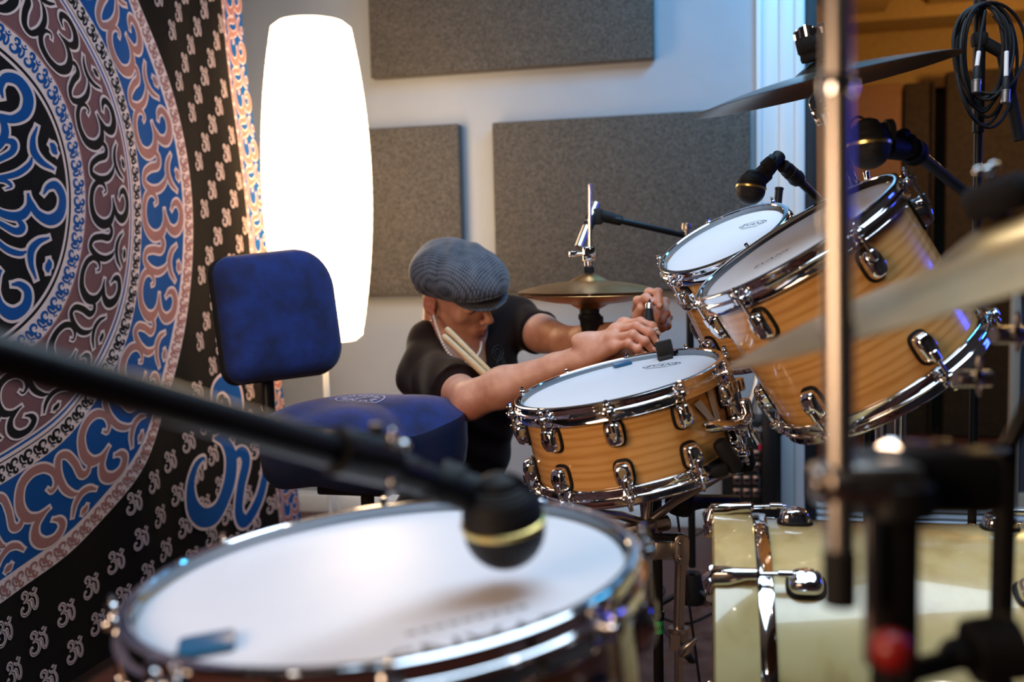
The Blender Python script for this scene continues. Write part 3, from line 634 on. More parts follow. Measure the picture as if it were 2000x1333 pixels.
# felt roll with a splined chrome crown on the crash
m = M(); m.lathe([(0, .0), (.019, .0), (.0205, .004), (.020, .012), (.0225, .015), (.0235, .034), (.022, .037), (0, .037)], 36, basis(CC+CN*.022-CR*.008, CN)); solo('felt_roll', m, 'felt_black', 'dark felt roll wound round the stem on top of the crash cymbal', 'felt roll')
m = M(); q = basis(CC+CN*.0585-CR*.0085, CN); n_ = 60; vs = []
for i in range(n_):
    a = 2*pi*i/n_; r = .0215+.0022*(1 if (i//2) % 2 else -1); ht = .013+.0045*sin(a*3+1)
    vs += [q @ Vector((r*cos(a), r*sin(a), 0)), q @ Vector((r*cos(a), r*sin(a), ht)), q @ Vector(((r-.004)*cos(a), (r-.004)*sin(a), ht)), q @ Vector(((r-.004)*cos(a), (r-.004)*sin(a), 0))]
m.add(vs, [[4*i+k, 4*((i+1) % n_)+k, 4*((i+1) % n_)+(k+1) % 4, 4*i+(k+1) % 4] for i in range(n_) for k in range(4)]); solo('splined_ring', m, 'chrome', 'notched chrome ring sitting on the dark felt roll above the crash', 'ring')
# near cymbal, out of focus
NC = P(1985, 486, .80); NN = cym_normal(NC, 18.2, 1.6)
m = M(); cymbal(m, basis(NC+NN*.028, NN), .246, rb=.25, hb=.020, drop=.024, t=.0016); solo('ride_cymbal', m, 'brass', 'big blurred brass cymbal reaching in from the right edge', 'cymbal')
# ------------------------------------------------------------------ near stand
pt = P(1633, -260, .575); pb = P(1641, 1165, .555)
st = thing('percussion_stand', 'blurred upright chrome pole and black clamp closest to the camera at right', 'stand', Matrix.Translation((.08, .6, 0)))
m = M(); m.cyl(pt, pb, .0083); obj('upper_pole', m, 'worn_chrome', st)
m = M(); m.cyl(P(1640, 1075, .556), P(1640, 1185, .556), .0095); obj('rubber_end', m, 'black_rubber', st)
for yy in (170, 430, 640):
    m = M(); m.lathe([(.008, -.006), (.0098, -.005), (.0102, 0), (.0098, .005), (.008, .006)], 24, basis(P(1636, yy, .57), (pt-pb))); obj('pole_ring', m, 'chrome', st)
m = M(); q = basis(P(1690, 945, .565), CU, CR); m.box((0, 0, 0), (.062, .028, .026), q, bev=.008); m.cyl(P(1610, 945, .56), P(1650, 945, .56), .013); m.cyl(P(1585, 945, .56), P(1612, 945, .56), .0085); obj('clamp', m, 'worn_chrome', st)
m = M(); q = basis(P(1790, 940, .60), CU, CR); m.box((0, 0, .0), (.10, .032, .040), q, bev=.01); m.cyl(P(1750, 945, .57), P(1750, 1010, .57), .021); obj('clamp_block', m, 'black_metal', st)
m = M(); m.cyl(P(1735, 890, .60), P(1830, 893, .66), .0095); m.cyl(P(1820, 893, .66), P(1965, 880, .80), .006); m.ell(P(1838, 893, .655), .012); obj('side_arm', m, 'chrome', st)
bt = P(1750, 930, .575); m = M(); m.cyl(bt, (bt.x, bt.y, .14), .0135); obj('lower_tube', m, 'black_metal', st)
m = M(); m.cyl(P(1700, 1010, .56), P(1700, 1300, .56), .004); obj('height_rod', m, 'worn_chrome', st)
m = M(); m.ell(P(1742, 1272, .535), .0115); m.cyl(P(1742, 1268, .535), P(1742, 1262, .57), .008); obj('knob', m, 'red_lens', st, label='shiny red knob')
for px, py, d in ((1640, 1145, .54),):
    pass
m = M(); q = basis(P(1955, 1262, .62), CR, CU); m.cyl(P(1750, 1320, .575), P(1960, 1262, .62), .007); m.cyl(P(1895, 1275, .60), P(1985, 1262, .60), .020); m.ell(P(1880, 1277, .60), (.014, .012, .010)); obj('knob', m, 'black_rubber', st)
tripod(st, Vector((bt.x, bt.y, 0)), Vector((bt.x, bt.y, .22)), .25, .008, 'black_metal', ph=.2)
# ride arm and topper
m = M(); rr_ = thing('ride_stand', 'black cymbal stand with felt topper and wing nut at the right edge', 'cymbal stand', Matrix.Translation(NC-NN*.25))
m.cyl(NC-NN*.012, NC+NN*.064, .004); m.cyl(NC-NN*.02, NC-NN*.10, .008); m.cyl(NC-NN*.09, P(1965, 880, .80), .007); m.cyl(P(1965, 870, .80), P(1952, 1330, .82), .009); lo_ = P(1952, 1330, .82); m.cyl(lo_, (lo_.x, lo_.y, .012), .011); obj('rod', m, 'black_metal', rr_)
m = M(); m.lathe([(.0, .030), (.022, .030), (.026, .036), (.026, .052), (.021, .058), (0, .058)], 28, basis(NC, NN)); m.lathe([(.0, -.012), (.02, -.012), (.02, .001), (0, .001)], 24, basis(NC-NN*.002, NN)); obj('felt', m, 'felt_black', rr_)
m = M(); wing(m, basis(NC+NN*.066, NN, CR), .5); obj('wing_nut', m, 'chrome', rr_)
# hardware glints: three wing nuts on a rail right of the big tom
for px, py, d, lab in ((1905, 590, 1.0, 'upper'), (1975, 655, 1.0, 'right'), (1900, 740, 1.02, 'lower')):
    m = M(); q = basis(P(px, py, d), CR+CF*.2, CU); m.cyl(q @ Vector((0, 0, -.02)), q @ Vector((0, 0, .02)), .009); wing(m, basis(P(px+8, py-6, d-.02), -CF, CU), .9)
    obj('clamp', m, 'worn_chrome', rr_)
# ------------------------------------------------------------------ microphones
def ballmic(C, up, R, armdir, alen, label, group=None, joint=None, booms=None, base=None, sc=1.0, post=True, ph=.3, sgl='boom_stand', slabel=None, zhub=.2):
    up = Vector(up).normalized(); ad = Vector(armdir).normalized(); q = basis(C, up, armdir)
    T = thing('drum_microphone', label, 'microphone', Matrix.Translation(C-up*R), group)
    m = M(); m.lathe([(max(0, R*sin(t)), -R*cos(t)) for t in np.linspace(0, pi*.53, 16)], 40, q); obj('grille', m, 'mic_grille', T)
    m = M(); m.lathe([(R*.98, R*.08), (R*1.045, R*.10), (R*1.05, R*.24), (R*.99, R*.27)], 48, q); obj('band', m, 'gold_band', T, label='gold ring')
    m = M(); pr_ = [(R*.98, R*.25), (R*1.0, R*.32)]
    for k in range(9):
        t = k/8; r = R*(1.0-.42*t**2.2); pr_ += [(r, R*(.36+.75*t)), (r*.965, R*(.40+.75*t)), (r*.965, R*(.43+.75*t))]
    pr_ += [(R*.45, R*1.32), (R*.2, R*1.42), (0, R*1.44)]
    m.lathe(pr_, 40, q); e = C+up*R*.75+ad*R*.5; e2 = e+ad*alen; m.cyl(e, e2, R*.40, seg=24); m.cyl(e2-ad*alen*.45, e2+ad*alen*.15, R*.52, seg=24); obj('body', m, 'black_rubber', T)
    m = M(); cpt = C+up*R*1.0-ad*R*.45; m.tube([cpt+up*(R*.55*sin(t))+ad*(R*.42*cos(t)) for t in np.linspace(-.3, pi+.3, 14)], R*.06, 8); obj('wire_loop', m, 'black_rubber', T)
    return T, e2
def boom(name, label, pts, r, base=None, joints=(), mats='black_metal', spread=.26, ph=.3, group=None, rbase=.010, sleeve=None, bmat='black_metal'):
    """pts: list of world points from mic end to clamp; base: x,y of the upright"""
    b0 = Vector(base) if base is not None else pts[-1]
    T = thing(name, label, 'microphone stand', Matrix.Translation((b0.x, b0.y, 0)), group)
    m = M(); m.tube(pts, r, 16); obj('boom_arm', m, mats, T)
    for p, rr, ln in joints:
        m = M(); d = (pts[-1]-pts[0]).normalized(); m.cyl(p-d*ln/2, p+d*ln/2, rr, seg=24); m.ell(p+d*ln*.2, (rr*1.1,)*3); obj('joint', m, 'black_rubber', T)
    if sleeve: m = M(); m.cyl(sleeve[0], sleeve[1], r*1.9, r*1.6, seg=24); obj('grip', m, 'black_rubber', T)
    if base is not None:
        m = M(); m.cyl(b0, (b0.x, b0.y, .18), rbase); obj('pole', m, bmat, T)
        m = M(); m.lathe([(rbase, .16), (.022, .165), (.034, .10), (.030, .085), (.012, .08)], 24, Matrix.Translation((b0.x, b0.y, 0))); obj('leg_boot', m, 'black_rubber', T)
        tripod(T, Vector((b0.x, b0.y, 0)), Vector((b0.x, b0.y, .13)), spread, .0075, 'black_metal', ph=ph)
    return T
# over the floor tom
MC = P(985, 1033, .765); R1 = .0315
mt_, e = ballmic(MC, CU*1.0+CR*-.12-CF*.25, R1, -CR*.86+CU*.28+CF*.1, .030, 'large black drum mic with gold ring hanging over the floor tom')
b1 = P(690, 893, .67); b2 = P(-20, 688, .50); b3 = P(-420, 570, .43)
jp = P(905, 965, .75)
bm1 = boom('boom_stand', 'thick black mic boom crossing the lower left, out of focus', [jp, P(860, 945, .735), P(800, 925, .715)], .0085, None, joints=((P(880, 955, .742), .0125, .03), (P(812, 932, .72), .0125, .035)))
m = M(); m.tube([P(820, 935, .72), b1, b2, b3], .0118, 18); obj('boom_tube', m, 'black_metal', bm1)
m = M(); m.cyl(P(760, 905, .695), P(655, 880, .655), .0165, seg=24); m.cyl(P(735, 890, .69)+CU*.012, P(735, 890, .69)+CU*.022, .006); obj('clutch', m, 'black_metal', bm1)
m = M(); wing(m, basis(P(768, 902, .69), -CF, CU), 1.1); m.ell(P(788, 873, .70), .005); obj('wing_nut', m, 'chrome', bm1)
pb_ = Vector((b3.x, b3.y, 0)); m = M(); m.cyl(b3, (b3.x, b3.y, .15), .011); obj('pole', m, 'black_metal', bm1); tripod(bm1, pb_, Vector((b3.x, b3.y, .16)), .22, .008, 'black_metal', ph=2.6)
# over the smaller rack tom
q1 = P(1466, 372, 1.76)
mt1, e = ballmic(q1, CU+CR*.16, .0258, CR*.62+CU*.55, .030, 'black ball-head drum mic with thin gold ring above the smaller rack tom', 'ball-head mics over the rack toms')
m = M(); a = P(1488, 348, 1.765); b = P(1522, 305, 1.80); m.cyl(a, b, .0125, seg=24); m.cyl(P(1482, 352, 1.765), P(1497, 338, 1.77), .0145); m.box((0, 0, 0), (.014, .02, .03), basis(P(1502, 318, 1.78), b-a, -CR), bev=.004); obj('shock_clip', m, 'black_rubber', mt1)
boom('boom_stand', 'black boom arm holding the mic over the smaller rack tom', [P(1533, 327, 1.80), P(1548, 341, 1.80), P(1608, 398, 1.86), P(1700, 480, 1.98)], .0078, Vector(P(1700, 480, 1.98)), joints=((P(1536, 330, 1.80), .0125, .022), (P(1551, 344, 1.81), .0138, .032)), ph=1.0, group=None)
# over the bigger rack tom
q2 = P(1697, 290, 1.44)
mt2, e = ballmic(q2, CU+CR*-.05, .0305, CR*1.0+CU*.12, .018, 'black ball-head drum mic with gold ring seen just right of the blurred pole', 'ball-head mics over the rack toms')
cpost = Vector(P(1908, 395, 1.98))
m = M(); m.cyl(P(1728, 288, 1.46), P(1762, 292, 1.5), .017); m.box((0, 0, 0), (.04, .03, .035), basis(P(1762, 285, 1.5), CU, CR), bev=.009); m.cyl(P(1757, 268, 1.49), P(1768, 262, 1.5), .010); obj('shock_clip', m, 'black_rubber', mt2)
cs = boom('boom_stand', 'dark upright mic stand with a boom, right of the toms, cables hung on its top', [P(1775, 290, 1.52), P(1800, 307, 1.56), cpost, P(1985, 452, 2.1)], .0098, None, joints=((P(1783, 296, 1.53), .019, .035), (P(1900, 388, 1.97), .016, .03)))
pz = P(1913, -60, 2.02)
m = M(); m.cyl((cpost.x, cpost.y, 1.9), (cpost.x, cpost.y, .15), .0085); m.cyl((cpost.x, cpost.y, 1.86), (cpost.x, cpost.y, 1.22), .0115); obj('pole', m, 'black_metal', cs)
m = M(); m.cyl((cpost.x+.04, cpost.y, 1.38), (cpost.x+.075, cpost.y, 1.20), .011); m.cyl((cpost.x, cpost.y, 1.40), (cpost.x+.06, cpost.y, 1.36), .012); m.box((cpost.x, cpost.y, 1.40), (.03, .03, .03), bev=.008); obj('side_clip', m, 'black_rubber', cs); tripod(cs, Vector((cpost.x, cpost.y, 0)), Vector((cpost.x, cpost.y, .17)), .27, .0075, 'black_metal', ph=.1)
# coiled cables hung on the stand
cg = thing('microphone_cable', 'black microphone cables coiled and hung from the stand at top right', 'cable', Matrix.Translation((cpost.x, cpost.y, 1.1)))
top_ = P(1922, 8, 1.94); m = M()
for k in range(9):
    rx = 56+random.uniform(-16, 12); ry = 110+random.uniform(-22, 14); ox = random.uniform(-10, 12); dz = random.uniform(-.03, .02); pts = []
    for i in range(44):
        a = 2*pi*i/44; pts.append(P(1926+ox+rx*sin(a)*(1+.12*cos(a)), 8+ry-ry*cos(a)+4*sin(2*a+k), 1.94+dz+.012*sin(a*2+k)))
    m.tube(pts, .0032, 8, closed=True)
obj('coil', m, 'black_rubber', cg)
for pts, lab in (([(1925, 20), (1917, 60), (1912, 100), (1908, 130)], 'a'), ([(1940, 30), (1963, 60), (1966, 100), (1965, 150)], 'b')):
    x, y = pts[-1]; d = 1.90; m = M(); m.tube([P(a_, b_, d) for a_, b_ in pts], .0031, 8); obj('cable_tail', m, 'black_rubber', cg)
    m = M(); m.cyl(P(pts[-2][0], pts[-2][1], d), P(x, y, d), .0042); obj('white_tag', m, 'label_white', cg)
    m = M(); m.cyl(P(x, y, d), P(x-1, y+26, d), .0058, .0078); obj('strain_relief', m, 'black_rubber', cg)
    m = M(); m.cyl(P(x-1, y+26, d), P(x-2, y+52, d), .0088, seg=24); m.cyl(P(x-1, y+26, d), P(x-1, y+29, d), .0094); obj('connector', m, 'silver', cg)
# pencil mic beside the hi-hat
pm = thing('pencil_microphone', 'slim silver pencil microphone pointing down at the hi-hat', 'microphone', Matrix.Translation(P(1131, 487, 2.42)))
a, b = P(1164, 398, 2.44), P(1131, 484, 2.40); m = M(); m.cyl(a, b, .0115, seg=28, bev=.0006); dd = (b-a).normalized(); m.lathe([(.0121, -.0015), (.0122, .0015), (.0115, .002)], 28, basis(a+dd*.055, dd)); m.lathe([(.0119, -.001), (.0119, .001)], 28, basis(a+dd*.078, dd)); obj('body', m, 'silver', pm)
m = M(); m.cyl(P(1161, 408, 2.44), P(1147, 445, 2.42), .0145, seg=24); m.box((0, 0, 0), (.03, .02, .04), basis(P(1166, 423, 2.43), CU, CR), bev=.007); obj('clip', m, 'black_rubber', pm)
hp = Vector(P(1346, 463, 2.52))
bs = boom('boom_stand', 'thin black boom stand reaching left past the toms to the pencil microphone', [P(1172, 425, 2.43), P(1205, 430, 2.43), P(1340, 461, 2.51), P(1400, 476, 2.55)], .0078, hp, sleeve=(P(1172, 421, 2.43), P(1214, 432, 2.44)), ph=-.6, rbase=.0095)
m = M(); m.cyl(P(1340, 461, 2.50), P(1341, 447, 2.50), .006); m.lathe([(0, 0), (.012, 0), (.013, .006), (.0115, .016), (0, .017)], 20, basis(P(1341, 449, 2.50), CU)); obj('knob', m, 'worn_chrome', bs)
# mic under the snare
um = thing('snare_microphone', 'brown-grey round-grille microphone clipped under the snare drum', 'microphone', Matrix.Translation(P(1330, 985, 1.74)))
ax = (CR*.93-CU*.06+CF*.35).normalized(); c0 = P(1322, 980, 1.74); m = M(); m.lathe([(0, -.018), (.012, -.017), (.022, -.010), (.0265, .002), (.0265, .012), (.024, .014)], 32, basis(c0, ax)); obj('grille', m, 'mic_grille', um)
m = M(); m.lathe([(.0262, .010), (.0275, .011), (.0275, .018), (.024, .020), (.016, .034), (.0125, .05), (.0125, .12), (.010, .125), (0, .125)], 32, basis(c0, ax)); obj('body', m, 'black_rubber', um)
# hand-held microphone and clip at the snare rim
hm = thing('clip_microphone', 'stubby black microphone clutched in both hands above the snare drum', 'microphone', Matrix.Translation(P(1262, 690, 2.0)))
a, b = P(1268, 594, 2.03), P(1264, 692, 1.99); dd = (b-a).normalized(); L_ = (b-a).length
m = M(); m.lathe([(0, .012), (.0075, .012), (.0085, .02), (.0125, .036), (.0145, .05), (.0175, .068), (.0175, L_-.004), (.0165, L_), (0, L_)], 30, basis(a, dd)); obj('body', m, 'black_rubber', hm)
m = M(); m.lathe([(0, 0), (.0075, .0), (.0082, .002), (.0082, .013), (0, .013)], 24, basis(a, dd)); obj('connector', m, 'silver', hm)
m = M(); m.tube([a+dd*.002, P(1270, 582, 2.05), P(1276, 574, 2.1), P(1282, 590, 2.16), P(1284, 640, 2.2), P(1290, 760, 2.22), Vector((-.12, 2.1, .02))], .0028, 8); obj('cord', m, 'black_rubber', hm)
q = planehit(1300, 690, SN_C, SN_N); m = M(); bx_ = basis(q, SN_N, CR); m.box((0, .002, .006), (.030, .010, .034), bx_, bev=.002); m.box((-.004, -.012, -.0065), (.026, .026, .006), bx_, bev=.002); m.box((-.001, .010, -.02), (.028, .006, .05), bx_, bev=.002)
solo('rim_clip', m, 'tape_black', 'black rim clip standing on the far rim of the snare drum', 'clip')
# ------------------------------------------------------------------ snare hardware
def sl(a, r, z): return SMX @ Vector((r*cos(a), r*sin(a), z))
ta = -.03
def sbox(m, a, r, z, dims, bev=.004):
    er = SMX.to_3x3() @ Vector((cos(a), sin(a), 0)); m.box((0, 0, 0), dims, basis(sl(a, r, z), SN_N, er), bev=bev)
m = M(); sbox(m, ta-.12, .186, -.085, (.024, .030, .075)); sbox(m, ta-.12, .203, -.09, (.020, .022, .04), .006); m.cyl(sl(ta-.12, .200, -.055), sl(ta-.12, .200, -.035), .010); m.cyl(sl(ta-.12, .20, -.11), sl(ta-.12, .20, -.135), .008); m.cyl(sl(ta-.12, .205, -.125), sl(ta-.1, .21, -.150), .007); obj('throw_off', m, 'chrome', snare)
m = M(); m.tube([sl(-.2, .205, -.098), sl(-.36, .206, -.100), sl(-.55, .203, -.090), sl(-.72, .198, -.080), sl(-.78, .196, -.078)], [.006, .0085, .0085, .0105, .006], 14); obj('lever', m, 'chrome', snare)
for (a0, z0), (a1, z1) in (((-.53, -.088), (-.70, -.040)), ((-.47, -.086), (-.50, -.020))):
    m = M(); v_ = [sl(a0-.035, .1765, z0), sl(a0+.035, .1765, z0), sl(a1+.045, .1765, z1), sl(a1-.045, .1765, z1-.003)]
    m.add(v_+[SN_C+(p-SN_C)*1.006 for p in v_], [[0, 1, 2, 3], [7, 6, 5, 4], [0, 4, 5, 1], [1, 5, 6, 2], [2, 6, 7, 3], [3, 7, 4, 0]], flat=True); obj('tape_strip', m, 'tape_white', snare, label='strip of white tape')
m = M(); m.box((0, 0, 0), (.026, .028, .062), basis(sl(-.58, .195, -.138), SN_N*.9+CR*-.35, CR), bev=.010); m.box((0, 0, 0), (.03, .02, .02), basis(sl(-.70, .190, -.155), SN_N, CR), bev=.006); obj('butt_clamp', m, 'black_rubber', snare)
# ------------------------------------------------------------------ snare stand
sh_ = P(1263, 1030, 1.73); ss = thing('snare_stand', 'chrome snare stand with basket arms holding up the snare drum', 'snare stand', Matrix.Translation((sh_.x+.04, sh_.y+.03, 0)))
m = M(); q = basis(sh_, SN_N, CR); m.lathe([(0, -.018), (.018, -.018), (.022, -.012), (.022, .010), (.016, .016), (0, .016)], 28, q); m.box((0, 0, 0), (.085, .028, .026), q, bev=.008); obj('hub', m, 'worn_chrome', ss)
for k, aa in enumerate((-2.35, -.2, 1.75)):
    e_ = sl(aa, .180, -.185); mid = sl(aa, .09, -.205); m = M(); m.tube([sh_+SN_N*.005, sh_+(mid-sh_)*.6, mid+(e_-mid)*.5, e_, e_+SN_N*.012], [.008, .0075, .007, .007, .007], 12); ar = obj('basket_arm', m, 'worn_chrome', ss)
    m = M(); dv = (SMX.to_3x3() @ Vector((cos(aa), sin(aa), 0))); m.box((0, 0, 0), (.014, .026, .034), basis(sl(aa, .1935, -.168), SN_N, dv), bev=.005); m.box((0, 0, 0), (.036, .026, .010), basis(sl(aa, .180, -.184), SN_N, dv), bev=.004); obj('rubber_grip', m, 'black_rubber', ar)
m = M(); m.cyl(P(1268, 950, 1.73), P(1262, 1030, 1.73), .0085); m.cyl(P(1262, 1030, 1.73), P(1283, 1090, 1.74), .0115); obj('riser', m, 'worn_chrome', ss)
m = M(); m.box((0, 0, 0), (.085, .018, .012), basis(P(1285, 1050, 1.70), CU, CR+CU*.12), bev=.005); obj('tilt_lever', m, 'black_metal', ss)
m = M(); m.box((0, 0, 0), (.045, .018, .032), basis(P(1303, 1075, 1.72), CU, CR), bev=.004); m.prism(rrect(.026, .052, .012), .024, basis(P(1330, 1072, 1.70), CF, CR), bev=.003)
for yy in (1062, 1092): m.ell(P(1329, yy, 1.683), .0045)
obj('tilter', m, 'worn_chrome', ss)
kb = P(1326, 1090, 1.71); kz = kb.z; m = M(); m.tube([P(1331, 1092, 1.71), P(1330, 1105, 1.71), P(1328, 1130, 1.71), P(1325, 1245, 1.71)], [.0135, .0105, .0095, .0095], 20); lowt = P(1325, 1245, 1.71); m.cyl(lowt, (lowt.x, lowt.y, .09), .0075); obj('tube', m, 'worn_chrome', ss)
m = M(); m.tube([P(1326, 1232, 1.71), P(1325, 1268, 1.71)], .0175, 6); m.cyl(P(1326, 1226, 1.71), P(1326, 1236, 1.71), .019); obj('height_collar', m, 'worn_chrome', ss)
m = M(); m.tube([P(1328, 1280, 1.69), P(1338, 1268, 1.685), P(1352, 1256, 1.68), P(1361, 1248, 1.68)], [.006, .010, .006, .0035], 10); obj('wing_nut', m, 'worn_chrome', ss); tripod(ss, Vector((lowt.x, lowt.y, 0)), Vector((lowt.x, lowt.y, .20)), .17, .007, 'worn_chrome', ph=pi)
# black stand with green tape
gp = P(1285, 1200, 1.90); gs = thing('mic_stand', 'slim black stand with bright green tape, left of the snare stand tube', 'microphone stand', Matrix.Translation((gp.x, gp.y, 0)))
m = M(); m.cyl((gp.x, gp.y, .63), (gp.x, gp.y, .045), .0098); m.lathe([(.0098, .30), (.0125, .302), (.0125, .318), (.0098, .32)], 20, Matrix.Translation((gp.x, gp.y, 0))); obj('pole', m, 'black_metal', gs)
g2 = P(1284, 1224, 1.90).z; m = M(); m.lathe([(.0101, -.013), (.0106, -.013), (.0106, .013), (.0101, .013)], 28, Matrix.Translation((gp.x, gp.y, g2))); tp = obj('tape', m, 'tape_green', gs, label='bright green tape with black letters')
v, f_ = text_mesh('runt', .017, 1.0); vs = []
tang = atan2(CAM.y-gp.y, CAM.x-gp.x)
for x, y, z in v: a_ = tang + x/.0106; vs.append((gp.x+.0108*cos(a_), gp.y+.0108*sin(a_), g2+y))
m = M(); m.add(vs, f_); obj('lettering', m, 'tape_black', tp, smooth=False)
m = M(); m.lathe([(0, 0), (.11, 0), (.115, .006), (.11, .014), (.03, .022), (.012, .045), (0, .045)], 40, Matrix.Translation((gp.x, gp.y, .011))); obj('base', m, 'black_metal', gs)
# ------------------------------------------------------------------ drum throne
TF = Vector((.87, -.50, 0)).normalized(); TCn = P(712, 822, 2.12)
thr = thing('drum_throne', 'blue velvet drum throne with a backrest between the tapestry and the man', 'drum throne', Matrix.Translation((TCn.x, TCn.y, 0)))
qx = basis(TCn, (0, 0, 1), TF)      # local x = front
def seatpt(s, th, low=0):
    c, sn = cos(th), sin(th); r = 1/((abs(c)/.190)**2.6+(abs(sn)/.205)**2.6)**(1/2.6)
    fr = math.exp(-(((th+pi) % (2*pi)-pi)/.33)**2); r *= 1-.16*fr
    x, y = r*s*c, r*s*sn
    z = .046*(1-s**3)+.016*math.exp(-((x-.10)/.09)**2)*(abs(sn)**1.2)*s*1.6 - .022*math.exp(-(y/.06)**2)*max(0, x/.2) + .020*max(0, -x/.2)**2
    return x, y, z
m = M(); vs = []; fs = []; ns, nt_ = 20, 96; vs.append(qx @ Vector((0, 0, .046)))
for i in range(1, ns+1):
    for j in range(nt_): vs.append(qx @ Vector(seatpt(i/ns, 2*pi*j/nt_)))
for j in range(nt_): fs.append([0, 1+j, 1+(j+1) % nt_])
for i in range(ns-1):
    for j in range(nt_): a = 1+i*nt_+j; b = 1+i*nt_+(j+1) % nt_; fs.append([a, a+nt_, b+nt_, b])
m.add(vs, fs); seat = obj('seat', m, 'velvet_blue', thr, label='blue velvet saddle top')
m = M(); vs = []; L_ = [(1.0, .001), (1.012, -.006), (1.02, -.02), (1.02, -.07), (1.0, -.105), (.95, -.12), (.7, -.125), (0.02, -.125)]
for k, dz in L_:
    for j in range(nt_): x, y, z = seatpt(1, 2*pi*j/nt_); vs.append(qx @ Vector((x*k, y*k, z+dz)))
fs = [[i*nt_+j, i*nt_+(j+1) % nt_, (i+1)*nt_+(j+1) % nt_, (i+1)*nt_+j][::-1] for i in range(len(L_)-1) for j in range(nt_)]; m.add(vs, fs)
obj('seat_side', m, 'vinyl_blue', thr, label='glossy dark vinyl side')
m = M()
def onseat(x, y, dz=.0015):
    th = atan2(y, x); c, sn = cos(th), sin(th); r = 1/((abs(c)/.190)**2.6+(abs(sn)/.205)**2.6)**(1/2.6); r *= 1-.16*math.exp(-(th/.33)**2); a = seatpt(min(1, hypot(x, y)/r), th); return qx @ Vector((x, y, a[2]+dz))
n_ = 56; ex, ey = -.012, .0; k0 = len(m.v); vs = []
for i in range(n_):
    t = 2*pi*i/n_
    for r in (.050, .0535): vs.append(onseat(ex+r*cos(t), ey+r*sin(t)))
m.add(vs, [[2*i, 2*i+1, 2*((i+1) % n_)+1, 2*((i+1) % n_)] for i in range(n_)])
for k in range(9):     # wreath of interlaced letter-like strokes
    t0 = 2*pi*k/9; st_ = [(.044, t0, .002), (.030, t0+.12, .002), (.040, t0+.35, .002), (.026, t0+.5, .002)]; vs = []
    c_ = crom([(r*cos(t), r*sin(t), w_) for r, t, w_ in st_], 5)
    for i in range(len(c_)):
        a = c_[max(0, i-1)]; b = c_[min(len(c_)-1, i+1)]; d = np.array([b[0]-a[0], b[1]-a[1]]); d /= np.linalg.norm(d)+1e-9
        for s_ in (-1, 1): vs.append(onseat(ex+c_[i][0]-d[1]*.0018*s_, ey+c_[i][1]+d[0]*.0018*s_))
    m.add(vs, [[2*i, 2*i+1, 2*i+3, 2*i+2] for i in range(len(c_)-1)])
v, f_ = text_mesh('RNS', .030); ca, sa = cos(1.1), sin(1.1); m.add([onseat(ex+(y*ca+x*sa)*-1 if False else ex-y*1.0, ey-x) if False else onseat(ex-y, ey+x) for x, y, z in v], f_)
obj('round_emblem', m, 'velvet_print', seat, label='pale round printed emblem', smooth=False)
# backrest pad
Lf = P(449, 625, 2.20); BN = Vector((.86, -.48, .16)).normalized(); bw = Vector((0, 0, 1)).cross(BN).normalized()
bc = P(556, 614, 2.32); BX = basis(bc, BN, bw); m = M()
def padout(k=1, n=64):
    o = []
    W_, H_ = .158, .148; q = n//4
    for cx_, cy_, r, a in ((1, 1, .095, 0), (-1, 1, .045, pi/2), (-1, -1, .035, pi), (1, -1, .070, 3*pi/2)):
        for i in range(q): t = a+pi/2*i/(q-1); o.append(((cx_*(W_-r)+r*cos(t))*k, (cy_*(H_-r)+r*sin(t)+.007*cx_*(cy_ > 0))*k))
    return o
lay = [(0, .024), (.35, .025), (.6, .023), (.8, .018), (.93, .008), (.985, -.004), (1, -.014), (1.0, -.022)]; vs = []; n = 64
for k, z in lay:
    for x, y in padout(max(k, .001)): vs.append(BX @ Vector((x, y+.0, z-.12*x*x+.008*math.exp(-((x+.085)/.014)**2)*(1-(y/.15)**2)*.5)))
m.add(vs, [[i*n+j, (i+1)*n+j, (i+1)*n+(j+1) % n, i*n+(j+1) % n] for i in range(len(lay)-1) for j in range(n)]); obj('backrest', m, 'velvet_blue', thr, label='rounded blue velvet back pad')
lay = [(1.0, -.020), (1.02, -.026), (1.02, -.036), (.97, -.042), (.5, -.044), (.01, -.044)]; vs = []; m = M()
for k, z in lay:
    for x, y in padout(k): vs.append(BX @ Vector((x, y, z-.12*x*x)))
m.add(vs, [[i*n+j, (i+1)*n+j, (i+1)*n+(j+1) % n, i*n+(j+1) % n] for i in range(len(lay)-1) for j in range(n)]); m.box((-.02, -.02, -.055), (.07, .10, .02), BX, bev=.006); m.cyl(BX @ Vector((-.09, -.02, -.05)), BX @ Vector((-.12, -.02, -.05)), .012); obj('back_shell', m, 'black_rubber', thr)
m = M(); bb = BX @ Vector((-.02, -.05, -.062)); m.tube([bb+Vector((0, 0, .1)), bb, bb-Vector((0, 0, .16)), bb-Vector((0, 0, .22))+TF*.02, Vector((TCn.x, TCn.y, TCn.z-.125))], .0155, 12); obj('back_post', m, 'black_metal', thr)
m = M(); m.box((TCn.x, TCn.y, TCn.z-.135), (.16, .16, .02), bev=.005); m.cyl((TCn.x, TCn.y, TCn.z-.12), (TCn.x, TCn.y, .20), .0145); m.cyl((TCn.x, TCn.y, TCn.z-.3), (TCn.x, TCn.y, .12), .019); obj('post', m, 'black_metal', thr)
for k in range(3):
    a = 3.6+k*2*pi/3; f = Vector((TCn.x+.26*cos(a), TCn.y+.26*sin(a), .014)); m = M(); m.tube([(TCn.x+.02*cos(a), TCn.y+.02*sin(a), .42), ((TCn.x+f.x)/2+.05*cos(a), (TCn.y+f.y)/2+.05*sin(a), .20), f], .009, 10); lg = obj('leg', m, 'black_metal', thr)
    m = M(); m.cyl(f+Vector((0, 0, -.004)), f+Vector((0, 0, .03)), .018, .013); obj('rubber_foot', m, 'black_rubber', lg)
